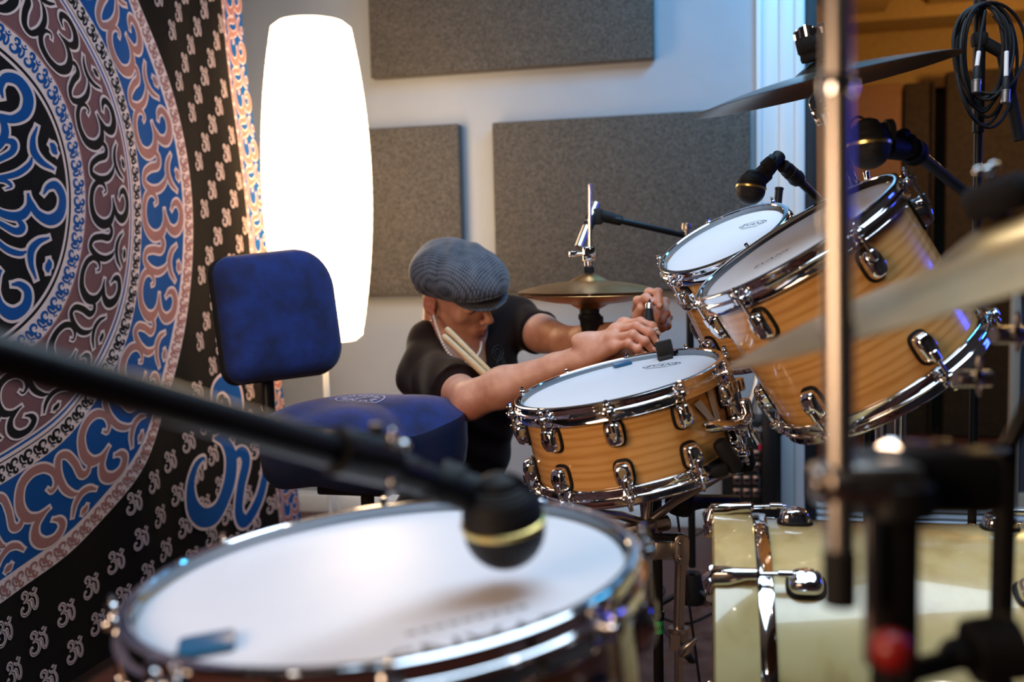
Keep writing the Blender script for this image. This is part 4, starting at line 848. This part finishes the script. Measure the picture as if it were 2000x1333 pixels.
# ------------------------------------------------------------------ stage box with sockets
def wp(px, py, yy): d = (P(px, py, 1)-CAM); t = yy/d.y; return CAM+d*t
sbx = wp(1455, 900, 3.42); x0, x1 = wp(1409, 900, 3.42).x, wp(1490, 900, 3.42).x; zb, zt = wp(1455, 984, 3.42).z, wp(1455, 822, 3.42).z
sg_ = thing('stage_box', 'black stage box with rows of round sockets standing against the wall', 'stage box', Matrix.Translation(((x0+x1)/2, 3.49, .0)))
m = M(); m.box(((x0+x1)/2+.03, 3.50, (.0+zt)/2), (x1-x0+.06, .15, zt), bev=.004); obj('case', m, 'black_metal', sg_)
m = M(); xb = wp(1504, 900, 3.40).x; m.box((xb, 3.46, (wp(1500, 800, 3.4).z)/2), (.052, .19, wp(1500, 800, 3.4).z), bev=.004); obj('side_rail', m, 'black_metal', sg_)
fy = 3.424
for r_ in range(5):
    for c in range(3):
        px = (1440, 1459, 1478)[c]; py = (856, 888, 912, 938, 963)[r_]
        if r_ < 2 and c < 2: continue
        p = wp(px, py, fy); m = M(); m.box((p.x, fy, p.z), (.026, .006, .028), bev=.002); q = basis((p.x, fy-.003, p.z), (0, -1, 0)); m.lathe([(.011, 0), (.0115, .004), (.009, .005), (.009, .001)], 20, q, 0); m.lathe([(0, .0012), (.009, .0012)], 20, q, 1)
        sk = obj('socket', m, ['jack_nickel', 'black_rubber'], sg_)
        if r_ == 4: m = M(); m.box((p.x, fy-.004, p.z+.010), (.012, .006, .006), bev=.001); obj('red_latch', m, 'red_lens', sk)
v, f_ = text_mesh('psmds', .024, 1.0, .2); p = wp(1473, 838, fy); m = M(); m.add([(p.x+x, fy-.005, p.z+y) for x, y, z in v], f_); obj('lettering', m, 'label_white', sg_, smooth=False)
p = wp(1484, 872, fy); m = M(); m.box((p.x, fy-.004, p.z), (.008, .006, .03), bev=.001); obj('pink_marker', m, 'label_pink', sg_)
m = M(); pts = [wp(1478, 915, 3.40), wp(1484, 945, 3.36), wp(1472, 975, 3.33), wp(1440, 1000, 3.36), Vector((-.30, 3.3, .008)), Vector((-.5, 3.2, .008))]; m.tube([tuple(q_) for q_ in crom(pts, 6)], .0028, 8); solo('loose_cable', m, 'black_rubber', 'thin black cable drooping from the stage box sockets', 'cable')
m = M(); pts = [wp(1483, 715, 3.55), wp(1475, 760, 3.52), wp(1463, 800, 3.5), wp(1458, 830, 3.5)]; 
pts = [tuple(q_) for q_ in crom(pts, 10)]; m.tube(pts, [.0095+.0016*(i % 2) for i in range(len(pts))], 10); solo('braided_cable', m, 'silver', 'grey braided cable hanging down the wall behind the snare drum', 'cable')
m = M(); pts = [(-.33, 3.0, .0135), (-.27, 2.85, .014), (-.30, 2.7, .0145), (-.2, 2.6, .0145), (-.12, 2.7, .0145)]; m.tube([tuple(q_) for q_ in crom(pts, 8)], .0032, 8); solo('floor_cable', m, 'black_rubber', 'black cable looping over the floor between snare and bass drum', 'cable')
# ------------------------------------------------------------------ organic surfaces from distance fields
class Field:
    """ordered soft unions / cuts of simple solids; extracted as one continuous surface"""
    def __init__(s): s.pr = []
    def cone(s, a, b, ra, rb, k=.01, op=1): s.pr.append(('c', np.array(a, float), np.array(b, float), ra, rb, k, op)); return s
    def ell(s, c, r, R=None, k=.01, op=1):
        R = np.eye(3) if R is None else np.array(R, float); s.pr.append(('e', np.array(c, float), np.array(r, float), R, None, k, op)); return s
    def cut(s, p, n, k=.003): s.pr.append(('p', np.array(p, float), np.array(n, float)/np.linalg.norm(n), None, None, k, -1)); return s
    def fn(s, f): s.pr.append(('f', f, None, None, None, 0, 1)); return s
    def dist(s, P_, pr):
        t = pr[0]
        if t == 'c':
            _, a, b, ra, rb, k, op = pr; ba = b-a; L2 = ba@ba+1e-12; pa = P_-a; h = np.clip(pa@ba/L2, 0, 1); return np.linalg.norm(pa-h[:, None]*ba, axis=1)-(ra+(rb-ra)*h)
        if t == 'e':
            _, c, r, R, _, k, op = pr; q = (P_-c)@R; a = np.linalg.norm(q/r, axis=1); b = np.linalg.norm(q/(r*r), axis=1)+1e-9; return a*(a-1)/b
        if t == 'p': return -((P_-pr[1])@pr[2])     # removes the side the normal points to
    def ev(s, P_, prs=None):
        d = np.full(len(P_), 9.0)
        for pr in (s.pr if prs is None else prs):
            if pr[0] == 'f': d = pr[1](P_, d); continue
            e = s.dist(P_, pr); k = pr[5]
            if pr[6] > 0:
                h = np.clip(.5+.5*(d-e)/k, 0, 1) if k > 0 else (d > e)*1.0; d = d*(1-h)+e*h-k*h*(1-h)
            else:
                g = -e if pr[0] != 'p' else -e
                h = np.clip(.5-.5*(d-g)/k, 0, 1); d = d*(1-h)+g*h+k*h*(1-h)
        return d
    def surface(s, lo, hi, res):
        lo = np.array(lo, float); hi = np.array(hi, float); B = 14
        nb = np.ceil((hi-lo)/(res*B)).astype(int); keys = []; pos = []; quads = []
        half = B*res*sqrt(3)/2
        g = np.arange(B+1); gx, gy, gz = np.meshgrid(g, g, g, indexing='ij'); off = np.stack([gx, gy, gz], -1).reshape(-1, 3)
        bi = np.stack(np.meshgrid(*[np.arange(n) for n in nb], indexing='ij'), -1).reshape(-1, 3); cen = lo+(bi+.5)*B*res
        dc = s.ev(cen); act = bi[np.abs(dc) < half*1.45+.012]
        BIG = 4096; vmap = {}
        K = lambda ijk: (ijk[:, 0].astype(np.int64)*BIG+ijk[:, 1])*BIG+ijk[:, 2]
        for b in act:
            org = b*B; c0 = lo+(b+.5)*B*res
            prs = [p for p in s.pr if p[0] in 'fp' or s.dist(c0[None], p)[0] < half*1.35+p[5]+.008]
            if not any(p[0] in 'ce' for p in prs): continue
            off2 = off if True else off
            # one extra layer on the low side so every quad finds its four cells
            G = B+2; g2 = np.arange(-1, B+1); ax_ = np.stack(np.meshgrid(g2, g2, g2, indexing='ij'), -1)
            pts = lo+(org+ax_.reshape(-1, 3))*res; D = s.ev(pts, prs).reshape(G, G, G); S = D < 0
            if S.all() or not S.any(): continue
            acc = np.zeros((G-1, G-1, G-1, 3)); cnt = np.zeros((G-1, G-1, G-1))
            for a in range(3):
                sl0 = [slice(None)]*3; sl1 = [slice(None)]*3; sl0[a] = slice(0, -1); sl1[a] = slice(1, None); d0, d1 = D[tuple(sl0)], D[tuple(sl1)]; ch = (d0 < 0) != (d1 < 0)
                t = np.where(ch, d0/np.where(ch, d0-d1, 1), 0); o1, o2 = [i for i in range(3) if i != a]
                for u in (0, 1):
                    for v in (0, 1):
                        q = [slice(None)]*3; q[o1] = slice(u, u+G-1); q[o2] = slice(v, v+G-1); cc = ch[tuple(q)]; tt = t[tuple(q)]
                        acc[..., a] += np.where(cc, tt, 0); acc[..., o1] += np.where(cc, u, 0); acc[..., o2] += np.where(cc, v, 0); cnt += cc
            has = cnt > 0; ci = np.argwhere(has); vp = acc[has]/cnt[has][:, None]; gi = org+ci-1; wpos = lo+(gi+vp)*res
            keys.append(K(gi+8)); pos.append(wpos)
            for a in range(3):
                o1, o2 = [(1, 2), (2, 0), (0, 1)][a]
                q0 = [slice(1, -1)]*3; q1 = [slice(1, -1)]*3; q0[a] = slice(1, -1); q1[a] = slice(2, None)
                # edges whose low corner lies inside this block
                s0 = S[tuple(q0)]; s1 = S[tuple(q1)]; e = np.argwhere(s0 != s1)
                if not len(e): continue
                fl = s0[tuple(e.T)]; base = org+e; c = []
                for u, v in ((-1, -1), (0, -1), (0, 0), (-1, 0)):
                    k = base.copy(); k[:, o1] += u; k[:, o2] += v; c.append(K(k+8))
                c = np.stack(c, 1); c[~fl] = c[~fl][:, ::-1]; quads.append(c)
        keys = np.concatenate(keys); pos = np.concatenate(pos); quads = np.concatenate(quads)
        uk, ui = np.unique(keys, return_index=True); V = pos[ui]; idx = np.searchsorted(uk, quads); idx = np.clip(idx, 0, len(uk)-1); ok = (uk[idx] == quads).all(1); return V, idx[ok]
def relax(V, Q, it=2, f=.5):
    e = np.concatenate([Q[:, [0, 1]], Q[:, [1, 2]], Q[:, [2, 3]], Q[:, [3, 0]]]); e = np.concatenate([e, e[:, ::-1]])
    n = np.bincount(e[:, 0], minlength=len(V)).astype(float); n[n == 0] = 1
    for _ in range(it):
        s = np.stack([np.bincount(e[:, 0], V[e[:, 1], k], minlength=len(V)) for k in range(3)], 1)/n[:, None]; V = V+(s-V)*f
    return V
def biggest(V, Q):
    lab = np.arange(len(V)); e = np.concatenate([Q[:, [0, 1]], Q[:, [1, 2]], Q[:, [2, 3]], Q[:, [3, 0]]])
    while True:
        l0 = lab.copy(); mn = np.minimum(lab[e[:, 0]], lab[e[:, 1]]); np.minimum.at(lab, e[:, 0], mn); np.minimum.at(lab, e[:, 1], mn)
        for _ in range(6): lab = lab[lab]
        if (lab == l0).all(): break
    u, c = np.unique(lab, return_counts=True); keep = lab == u[c.argmax()]; idx = np.cumsum(keep)-1
    return V[keep], idx[Q[keep[Q[:, 0]]]]
def field_obj(name, F_, lo, hi, res, mats, parent, pig=None, it=2, label=None, matfn=None, attr='pigment'):
    V, Q = F_.surface(lo, hi, res); V, Q = biggest(V, Q); V = relax(V, Q, it)
    base = np.array(ROOT[parent.name].inverted()) if parent is not None else np.eye(4); W = V@base[:3, :3].T+base[:3, 3]
    me = bpy.data.meshes.new(name); me.vertices.add(len(W)); me.vertices.foreach_set('co', W.astype(np.float32).ravel())
    me.loops.add(len(Q)*4); me.loops.foreach_set('vertex_index', Q.astype(np.int32).ravel()); me.polygons.add(len(Q)); me.polygons.foreach_set('loop_start', np.arange(0, len(Q)*4, 4, dtype=np.int32)); me.update(calc_edges=True)
    mats = mats if isinstance(mats, (list, tuple)) else [mats]
    for x in mats: me.materials.append(MT[x])
    if matfn is not None: me.polygons.foreach_set('material_index', matfn(V[Q].mean(1)).astype(np.int32))
    me.polygons.foreach_set('use_smooth', np.ones(len(Q), bool)); me.validate()
    if pig is not None:
        at = me.color_attributes.new(attr, 'FLOAT_COLOR', 'POINT'); c = np.ones((len(V), 4), np.float32); c[:, :3] = pig(V); at.data.foreach_set('color', c.ravel())
    o = bpy.data.objects.new(name, me); COL.objects.link(o)
    if parent is not None: o.parent = parent; ROOT[o.name] = ROOT[parent.name]
    if label: o['label'] = label
    return o
# ------------------------------------------------------------------ the man
V3 = lambda v: np.array(tuple(v), float)
def cb(r, u, t): return V3(CR*r+CU*u-CF*t)     # camera-facing basis: right, up, towards viewer
HD = V3(P(890, 572, 2.46)); Fh = cb(.76, -.40, .50); Fh /= np.linalg.norm(Fh); Uh = cb(.10, .84, .52); Uh -= Fh*(Uh@Fh); Uh /= np.linalg.norm(Uh); Lh = np.cross(Uh, Fh)
RH = np.stack([Lh, Fh, Uh], 1)       # columns: left, forward, up
def hp3(x, y, z): return HD+Lh*x+Fh*y+Uh*z
def jt(px, py, d): return V3(P(px, py, d))
pelvis = jt(880, 985, 2.66); neckb = jt(868, 690, 2.50); shR = jt(836, 732, 2.42); shL = jt(1000, 630, 2.62); chest = jt(905, 760, 2.56); belly = jt(890, 880, 2.62)
elR = jt(920, 781, 2.15); wrR = jt(1128, 702, 2.05); elL = jt(1112, 672, 2.40); wrL = jt(1262, 648, 2.22)
person = thing('person', 'man in flat cap and black shirt crouching behind the snare drum, reaching over it', 'person', Matrix.Translation((float(pelvis[0]), float(pelvis[1]), 0)))
B_ = Field()
# head
B_.ell(hp3(0, -.014, .034), (.076, .097, .088), RH, .01); B_.ell(hp3(0, .030, -.022), (.062, .062, .078), RH, .02); B_.ell(hp3(0, .040, -.078), (.046, .046, .034), RH, .02)
B_.cone(hp3(-.056, .004, -.045), hp3(-.022, .072, -.098), .018, .016, .018); B_.cone(hp3(.056, .004, -.045), hp3(.022, .072, -.098), .018, .016, .018)
B_.cone(hp3(-.008, .083, -.103), hp3(.008, .083, -.103), .0155, .0155, .012)
for s_ in (-1, 1):
    B_.ell(hp3(s_*.044, .060, -.022), (.020, .018, .016), RH, .016); B_.cone(hp3(s_*.012, .090, .018), hp3(s_*.042, .076, .018), .009, .008, .010)
    B_.ell(hp3(s_*.031, .096, -.002), (.017, .014, .012), RH, .008, -1)
    B_.ell(hp3(s_*.031, .0745, -.002), (.0135, .0130, .0125), RH, .002)
    B_.cone(hp3(s_*.018, .0865, -.005), hp3(s_*.044, .079, -.006), .0022, .0022, .003)
B_.cone(hp3(0, .090, .010), hp3(0, .112, -.026), .0075, .0100, .008); B_.ell(hp3(0, .114, -.030), (.0105, .0095, .0085), RH, .006)
for s_ in (-1, 1): B_.ell(hp3(s_*.0125, .104, -.034), (.0075, .0085, .0065), RH, .004); B_.ell(hp3(s_*.0065, .110, -.041), (.0035, .005, .003), RH, .002, -1)
B_.ell(hp3(0, .084, -.066), (.030, .017, .020), RH, .010)
B_.cone(hp3(-.020, .092, -.0625), hp3(0, .1005, -.0590), .0030, .0048, .003); B_.cone(hp3(.020, .092, -.0625), hp3(0, .1005, -.0590), .0030, .0048, .003)
B_.cone(hp3(-.018, .091, -.0690), hp3(0, .0985, -.0705), .0035, .0058, .003); B_.cone(hp3(.018, .091, -.0690), hp3(0, .0985, -.0705), .0035, .0058, .003)
B_.cone(hp3(-.023, .097, -.0645), hp3(0, .108, -.0645), .0018, .0022, .002, -1); B_.cone(hp3(.023, .097, -.0645), hp3(0, .108, -.0645), .0018, .0022, .002, -1)
for s_ in (-1, 1):
    ec = hp3(s_*.080, -.012, -.006); a_ = radians(20)*s_; ER = np.stack([Lh*cos(a_)+Fh*sin(a_), -Lh*sin(a_)+Fh*cos(a_), Uh], 1)
    B_.ell(ec, (.0065, .018, .031), ER, .004); B_.ell(ec+Lh*s_*.0065+Fh*.003, (.0045, .011, .020), ER, .003, -1); B_.ell(ec+Lh*s_*.002+Fh*.002-Uh*.004, (.004, .006, .008), ER, .003)
    B_.ell(hp3(s_*.076, -.002, -.033), (.005, .008, .009), RH, .005)
# neck and trunk
B_.cone(hp3(0, -.028, -.050), neckb, .056, .060, .02); B_.cone(hp3(.02, .03, -.09), neckb+cb(.05, -.02, 0), .03, .05, .02)
B_.cone(neckb, chest, .075, .11, .03); B_.cone(shR, shL, .052, .052, .03); B_.cone(chest, belly, .115, .115, .04); B_.cone(belly, pelvis, .115, .12, .04)
# arms
uR = shR*.45+elR*.55; B_.cone(shR, uR, .052, .047, .02); B_.cone(uR, elR, .047, .038, .02)
fR = elR*.68+wrR*.32; B_.cone(elR, fR, .040, .042, .018); B_.cone(fR, elR*.2+wrR*.8, .042, .028, .02); B_.cone(elR*.2+wrR*.8, wrR, .0285, .027, .015)
B_.ell(elR+cb(-.012, -.018, .0), (.026, .024, .024), None, .02)
uL = shL*.45+elL*.55; B_.cone(shL, uL, .050, .045, .02); B_.cone(uL, elL, .045, .038, .02)
fL = elL*.68+wrL*.32; B_.cone(elL, fL, .039, .040, .018); B_.cone(fL, wrL, .040, .026, .02)
# right (near) hand: knuckles, joints and tips taken at their places around the microphone
def finger(pts, r0, r1, k=.004):
    n = len(pts)-1
    for i in range(n):
        a, b = r0+(r1-r0)*i/n, r0+(r1-r0)*(i+1)/n; B_.cone(pts[i], pts[i+1], a, b, k)
    for i in range(1, n): B_.ell(pts[i], (r0*1.06,)*3, None, k)
FR = [ # MCP, PIP, DIP, tip
 [jt(1218, 634, 2.045), jt(1251, 629, 2.010), jt(1273, 638, 1.995), jt(1282, 652, 1.990)],
 [jt(1203, 645, 2.020), jt(1243, 638, 1.980), jt(1268, 650, 1.968), jt(1281, 668, 1.968)],
 [jt(1196, 662, 2.000), jt(1236, 654, 1.960), jt(1259, 667, 1.953), jt(1273, 683, 1.958)],
 [jt(1199, 679, 1.990), jt(1227, 672, 1.958), jt(1245, 682, 1.953), jt(1257, 692, 1.958)]]
for i, f in enumerate(FR): finger(f, (.0098, .0100, .0096, .0085)[i], (.0078, .0080, .0076, .0068)[i])
for i, f in enumerate(FR):
    B_.cone(wrR+cb(.006, .001-.004*i, -.006+.003*i), f[0], .0190, .0130, .014)
    B_.ell(f[0]+cb(0, .002, .003), (.0118,)*3, None, .006)
B_.ell((wrR+FR[1][0]+FR[2][0])/3+cb(.004, -.008, -.012), (.046, .032, .018), np.stack([(FR[1][0]-wrR)/np.linalg.norm(FR[1][0]-wrR), cb(0, 1, 0), cb(0, 0, 1)], 1), .012)
thb = [wrR+cb(.025, -.012, -.012), jt(1205, 690, 2.05), jt(1232, 682, 2.045), jt(1250, 668, 2.04)]
B_.cone(thb[0], thb[1], .018, .0145, .012); B_.cone(thb[1], thb[2], .0135, .011, .006); B_.cone(thb[2], thb[3], .011, .0095, .005)
# left (far) hand curled over the top of the microphone
pl = jt(1272, 622, 2.14); B_.ell(pl, (.030, .040, .022), np.stack([cb(1, .15, .2)/np.linalg.norm(cb(1, .15, .2)), cb(-.15, 1, 0)/np.linalg.norm(cb(-.15, 1, 0)), cb(-.2, 0, 1)/np.linalg.norm(cb(-.2, 0, 1))], 1), .015)
B_.cone(wrL, pl, .026, .026, .02)
FLh = [
 [jt(1246, 604, 2.13), jt(1246, 588, 2.085), jt(1262, 582, 2.060), jt(1275, 590, 2.045)],
 [jt(1262, 596, 2.14), jt(1268, 572, 2.095), jt(1285, 572, 2.055), jt(1288, 598, 2.035)],
 [jt(1284, 600, 2.14), jt(1298, 590, 2.105), jt(1300, 612, 2.075), jt(1292, 628, 2.06)],
 [jt(1294, 618, 2.14), jt(1305, 620, 2.11), jt(1303, 637, 2.09), jt(1293, 644, 2.075)]]
for i, f in enumerate(FLh): finger(f, (.0098, .0100, .0095, .0086)[i], (.0082, .0082, .0078, .007)[i]); B_.cone(pl, f[0], .018, .0120, .010)
B_.cone(pl+cb(-.02, -.015, .0), jt(1244, 620, 2.09), .017, .013, .01); B_.cone(jt(1244, 620, 2.09), jt(1252, 602, 2.07), .0115, .0095, .005)
def pigment(V):
    c = np.tile(np.array([.70, .35, .235]), (len(V), 1)); q = (V-HD)@RH; x, y, z = q.T
    def mixin(w, col): w = np.clip(w, 0, 1)[:, None]; c[:] = c*(1-w)+np.array(col)*w
    inhead = (np.abs(x) < .1) & (np.abs(y) < .15) & (np.abs(z) < .15)
    lip = np.exp(-((np.abs(x)/.022)**4))*np.exp(-(((z+.0645)/.0085)**4))*(y > .085)*inhead; mixin(lip*.75, (.42, .11, .085))
    st = np.clip((y-.01)/.05, 0, 1)*np.clip((-z-.045)/.02, 0, 1)*inhead; n_ = (np.sin(V[:, 0]*2900)*np.sin(V[:, 1]*3100)*np.sin(V[:, 2]*2700)*.5+.5); mixin(st*(.12+.22*n_)*(1-lip), (.16, .075, .045))
    mo = np.exp(-((np.abs(x)/.026)**4))*np.exp(-(((z+.049)/.0055)**2))*(y > .088)*inhead; mixin(mo*.35, (.16, .08, .05))
    br = np.exp(-(((z-.0215-.1*np.abs(np.abs(x)-.03))/.0045)**2))*(np.abs(x) > .012)*(np.abs(x) < .052)*(y > .06)*inhead; mixin(br*.8, (.09, .045, .025))
    lash = np.exp(-(((z+.007)/.0018)**2))*np.exp(-(((np.abs(x)-.031)/.013)**4))*(y > .074)*inhead; mixin(lash*.85, (.06, .03, .02))
    ear = (np.abs(x) > .074)*inhead*(np.abs(y+.01) < .03); mixin(ear*.35, (.72, .20, .12))
    hair = np.clip((-y+.012-.3*z)/.012, 0, 1)*np.clip((z+.045)/.012, 0, 1)*inhead*(np.abs(x) < .078); mixin(hair*.55, (.10, .055, .035))
    for f in FR+FLh:
        for k, p in enumerate(f[:3]): w = np.exp(-(np.linalg.norm(V-p, axis=1)/.013)**2); mixin(w*.28, (.66, .20, .13))
        w = np.exp(-(np.linalg.norm(V-f[3], axis=1)/.010)**2); mixin(w*.30, (.70, .25, .17))
    w = np.exp(-(np.linalg.norm(V-elR-cb(.0, -.03, .03), axis=1)/.028)**2); mixin(w*.35, (.62, .16, .10))
    return c
_pp = [HD, pelvis, shR, shL, elR, elL, wrR, wrL]+[q for f in FR+FLh for q in f]; lo = np.min(_pp, axis=0)-.16; hi = np.max(_pp, axis=0)+.16; lo[2] = pelvis[2]-.1
body = field_obj('body', B_, lo, hi, .0023, 'skin', person, pigment, 2)
# nails
m = M()
def nail(f, up):
    a, b = Vector(f[2]), Vector(f[3]); d = (b-a).normalized(); u_ = Vector(up)-d*Vector(up).dot(d); u_.normalize(); m.ell((0, 0, 0), (.0046, .0056, .0014), basis(b+u_*.0072+d*.002, u_, d.cross(u_)), nu=14, nv=6)
for f in FR: nail(f, cb(.35, .35, .75))
for f in FLh[:2]: nail(f, cb(0, .0, 1))
mat('nail', (.72, .40, .32), .3, bump=(60, .05)); obj('fingernails', m, 'nail', body)
# beads round the neck, earring
m = M(); ctr = np.array([hp3(-.066, -.030, -.045), hp3(-.074, -.012, -.075), hp3(-.066, .012, -.115), hp3(-.035, .050, -.150), hp3(.0, .075, -.165), hp3(.040, .068, -.145), hp3(.060, .045, -.115), hp3(.068, .0, -.09)])
neckpath = [jt(847, 618, 2.40), jt(851, 634, 2.385), jt(857, 652, 2.372), jt(864, 670, 2.36), jt(876, 690, 2.352), jt(894, 706, 2.35), jt(914, 708, 2.36), jt(930, 698, 2.38), jt(938, 684, 2.40), jt(940, 670, 2.43)]
cp = crom(neckpath, 4)
for i, p in enumerate(cp): m.ell(tuple(p), (.0036, .0036, .0036), None, nu=10, nv=6)
obj('bead_necklace', m, 'bead', person, label='string of pale beads')
m = M(); ep = hp3(-.082, .002, -.040); m.tube([tuple(ep+Fh*.005*cos(t)+Uh*(.005*sin(t)-.004)) for t in np.linspace(0, 2*pi, 14, endpoint=False)], .0011, 8, closed=True); obj('earring', m, 'chrome', person)
# shirt
S_ = Field(); S_.cone(neckb+cb(-.01, -.03, -.02), chest, .082, .125, .03); S_.cone(shR+cb(.005, .0, 0), shL, .064, .064, .04); S_.cone(jt(862, 634, 2.49), jt(840, 680, 2.48), .030, .046, .03); S_.cone(jt(850, 668, 2.50), shR, .050, .062, .05); S_.cone(jt(850, 668, 2.50), jt(880, 705, 2.5), .050, .075, .04); S_.cone(neckb+cb(0, -.02, 0), shL, .060, .058, .04)
S_.cone(chest+cb(.02, 0, 0), belly+cb(.005, 0, 0), .132, .128, .05); S_.cone(belly, pelvis+cb(.0, .05, 0), .128, .128, .05)
eR = shR+(elR-shR)*.74; eL = shL+(elL-shL)*.50; S_.cone(shR, eR+(eR-shR)*.2, .070, .064, .025); S_.cone(shL, eL+(eL-shL)*.2, .062, .056, .025)
S_.cone(shR+cb(.05, -.05, -.02), chest, .06, .1, .04)
def folds(V, d):
    w1 = np.sin((V@cb(.8, .5, .2))*95+3*np.sin((V@cb(-.4, .8, .1))*16)); w2 = np.sin((V@cb(-.3, .9, .3))*70+2.2*np.sin((V@cb(.9, .2, 0))*18)); return d+.0022*w1+.0026*w2*np.clip(.5+.5*np.sin((V@cb(1, 0, .4))*13), 0, 1)
S_.fn(folds)
S_.cone(hp3(.0, .0, -.06), neckb+cb(.045, -.012, .055), .062, .066, .006, -1)
def sleeve_cut(V, d):
    for e, s0, r in ((eR, shR, .12), (eL, shL, .11)):
        n = (e-s0)/np.linalg.norm(e-s0); t = (V-e)@n; rad = np.linalg.norm((V-e)-t[:, None]*n, axis=1)
        near = (rad < r) & (t > -.1) & (t < .17); d = np.where(near, np.maximum(d, t-.003*np.sin(rad*200)), d)
    return d
S_.fn(sleeve_cut)
_pp = [shR, shL, eR, eL, chest, belly, pelvis, neckb]; lo2 = np.min(_pp, axis=0)-.2; hi2 = np.max(_pp, axis=0)+.2; lo2[2] = pelvis[2]-.02
shirt = field_obj('t_shirt', S_, lo2, hi2, .0036, 'shirt_cloth', person, None, 2, label='black t-shirt')
# dim print on the chest: a few pale strokes
m = M()
def onshirt(px, py):
    o = V3(CAM); d = V3(P(px, py, 1)-CAM); d /= np.linalg.norm(d); t = 2.0
    for _ in range(60):
        e = S_.ev((o+d*t)[None])[0]; t += max(e*.7, .0004)
        if e < .0006: return o+d*(t-.0022)
    return None
for cx_, cy_, w_, h_ in ((972, 690, 11, 15), (978, 708, 8, 9)):
    for rr in (1, .55):
        ring = [onshirt(cx_+w_*rr*cos(t), cy_+h_*rr*sin(t)) for t in np.linspace(0, 2*pi, 15)[:-1]]
        if all(p is not None for p in ring): m.tube(ring, .0011, 6, closed=True)
if m.v: obj('chest_print', m, 'shirt_print', shirt)
# jeans and shoes
J = Field(); hipR = pelvis+cb(-.05, -.02, .09); hipL = pelvis+cb(.07, -.02, -.06); kR = jt(1085, 1000, 2.45); kL = V3(P(1010, 1090, 2.72)); kR[2] = max(kR[2], .33)
J.cone(pelvis+cb(0, .02, 0), pelvis+cb(0, -.03, 0), .135, .135, .03); J.cone(hipR, kR, .092, .062, .04)
aR = np.array([kR[0]-.10, kR[1]+.10, .10]); J.cone(kR, aR, .060, .045, .02)
kL = np.array([pelvis[0]+.34, pelvis[1]+.22, .13]); aL = np.array([pelvis[0]-.10, pelvis[1]+.34, .10]); J.cone(hipL, kL, .09, .065, .04); J.cone(kL, aL, .062, .048, .02)
J.fn(lambda V, d: d+.003*np.sin((V@np.array([.5, .3, .8]))*80+2*np.sin(V[:, 0]*30)))
lj = np.min([pelvis-.2, aL-.1, kR-.2], axis=0); hj = np.max([pelvis+.2, kR+.1, kL+.15, aL+.1], axis=0); lj[2] = .03
jeans = field_obj('jeans', J, lj, hj, .006, 'jeans', person, None, 2, label='dark blue jeans')
for a_, fw in ((aR, np.array([.9, -.35, 0])), (aL, np.array([-.3, .1, 0]))):
    fw = fw/np.linalg.norm(fw); K_ = Field(); c = np.array([a_[0], a_[1], .05]); K_.cone(c-fw*.04, c+fw*.10-np.array([0, 0, .006]), .042, .038, .02); K_.cone(c, a_, .045, .042, .02); K_.cut(np.array([0, 0, .0135]), np.array([0, 0, -1]))
    field_obj('shoe', K_, c-.2, c+np.array([.2, .2, .15]), .006, 'shoe', person)
# flat cap
Cp = Field(); Cp.ell(hp3(0, .006, .058), (.096, .122, .076), RH, .02); Cp.ell(hp3(0, -.035, .040), (.094, .084, .064), RH, .03); Cp.ell(hp3(0, .046, .060), (.094, .088, .052), RH, .03)
Cp.ell(hp3(0, .070, .046), (.080, .064, .020), RH, .012)
def capfold(V, d):
    q = (V-HD)@RH; x, y, z = q.T; seam = .0016*np.exp(-((z-.034-.12*np.abs(x))/.002)**2); w_ = .0018*np.sin(x*70+y*40+2*np.sin(y*45))*np.clip((z-.02)*22, 0, 1)
    return d+w_+.0022*np.exp(-((z-(.022+.16*y)-.012)/.0022)**2)
Cp.fn(capfold)
nrm = -Uh*1.0+Fh*.22; Cp.cut(hp3(0, .0, .018), nrm, .006)
Cp.ell(hp3(0, -.012, .010), (.078, .100, .060), RH, .004, -1) if False else None
wv_ = lambda V: (V-HD)@RH
cap_ = field_obj('flat_cap', Cp, HD-.2, HD+.2, .0022, 'cap_check', person, wv_, 2, attr='weave', label='slate blue checked flat cap')
Br = Field(); Br.ell(hp3(0, .068, .033), (.084, .072, .0075), np.stack([Lh, Fh*cos(.22)-Uh*sin(.22), Uh*cos(.22)+Fh*sin(.22)], 1), .004); Br.cut(hp3(0, .045, 0), -Fh, .003)
Br.fn(lambda V, d: d+.0*d)
field_obj('brim', Br, HD-.2, HD+.2, .0016, 'cap_check', cap_, wv_, 2, attr='weave')
# drumsticks tucked under the arm
for (a, b), lab in (((P(870, 641, 2.24), P(966, 738, 2.235)), 'upper drumstick of the pair tucked into the crook of his arm'), ((P(864, 655, 2.22), P(958, 742, 2.215)), 'lower drumstick of the pair tucked into the crook of his arm')):
    d = (b-a).normalized(); m = M(); L_ = .39; m.lathe([(0, 0), (.0045, .0006), (.0072, .004), (.0080, .012), (.0080, L_*.62), (.0075, L_*.75), (.0042, L_*.95), (.0030, L_*.965), (.0048, L_*.98), (.0045, L_*.993), (0, L_)], 22, basis(a, d)); 
    if 'lower' in lab: m.box((0, 0, 0), (.003, .003, .001), basis(a+d*.125-Vector(CF)*.008, -CF, CR), bev=.0003)
    solo('drumstick', m, 'stick_wood', lab, 'drumstick', 'drumsticks under his arm')
# pale plaster on a finger
m = M(); f = FR[0]; a, b = Vector(f[2]), Vector(f[3]); d = (b-a).normalized(); m.lathe([(.0088, -.006), (.0092, -.005), (.0090, .006), (.0085, .0065)], 22, basis((a+b)/2-d*.002, d)); obj('finger_plaster', m, 'bead', body, label='pale plaster round a finger')
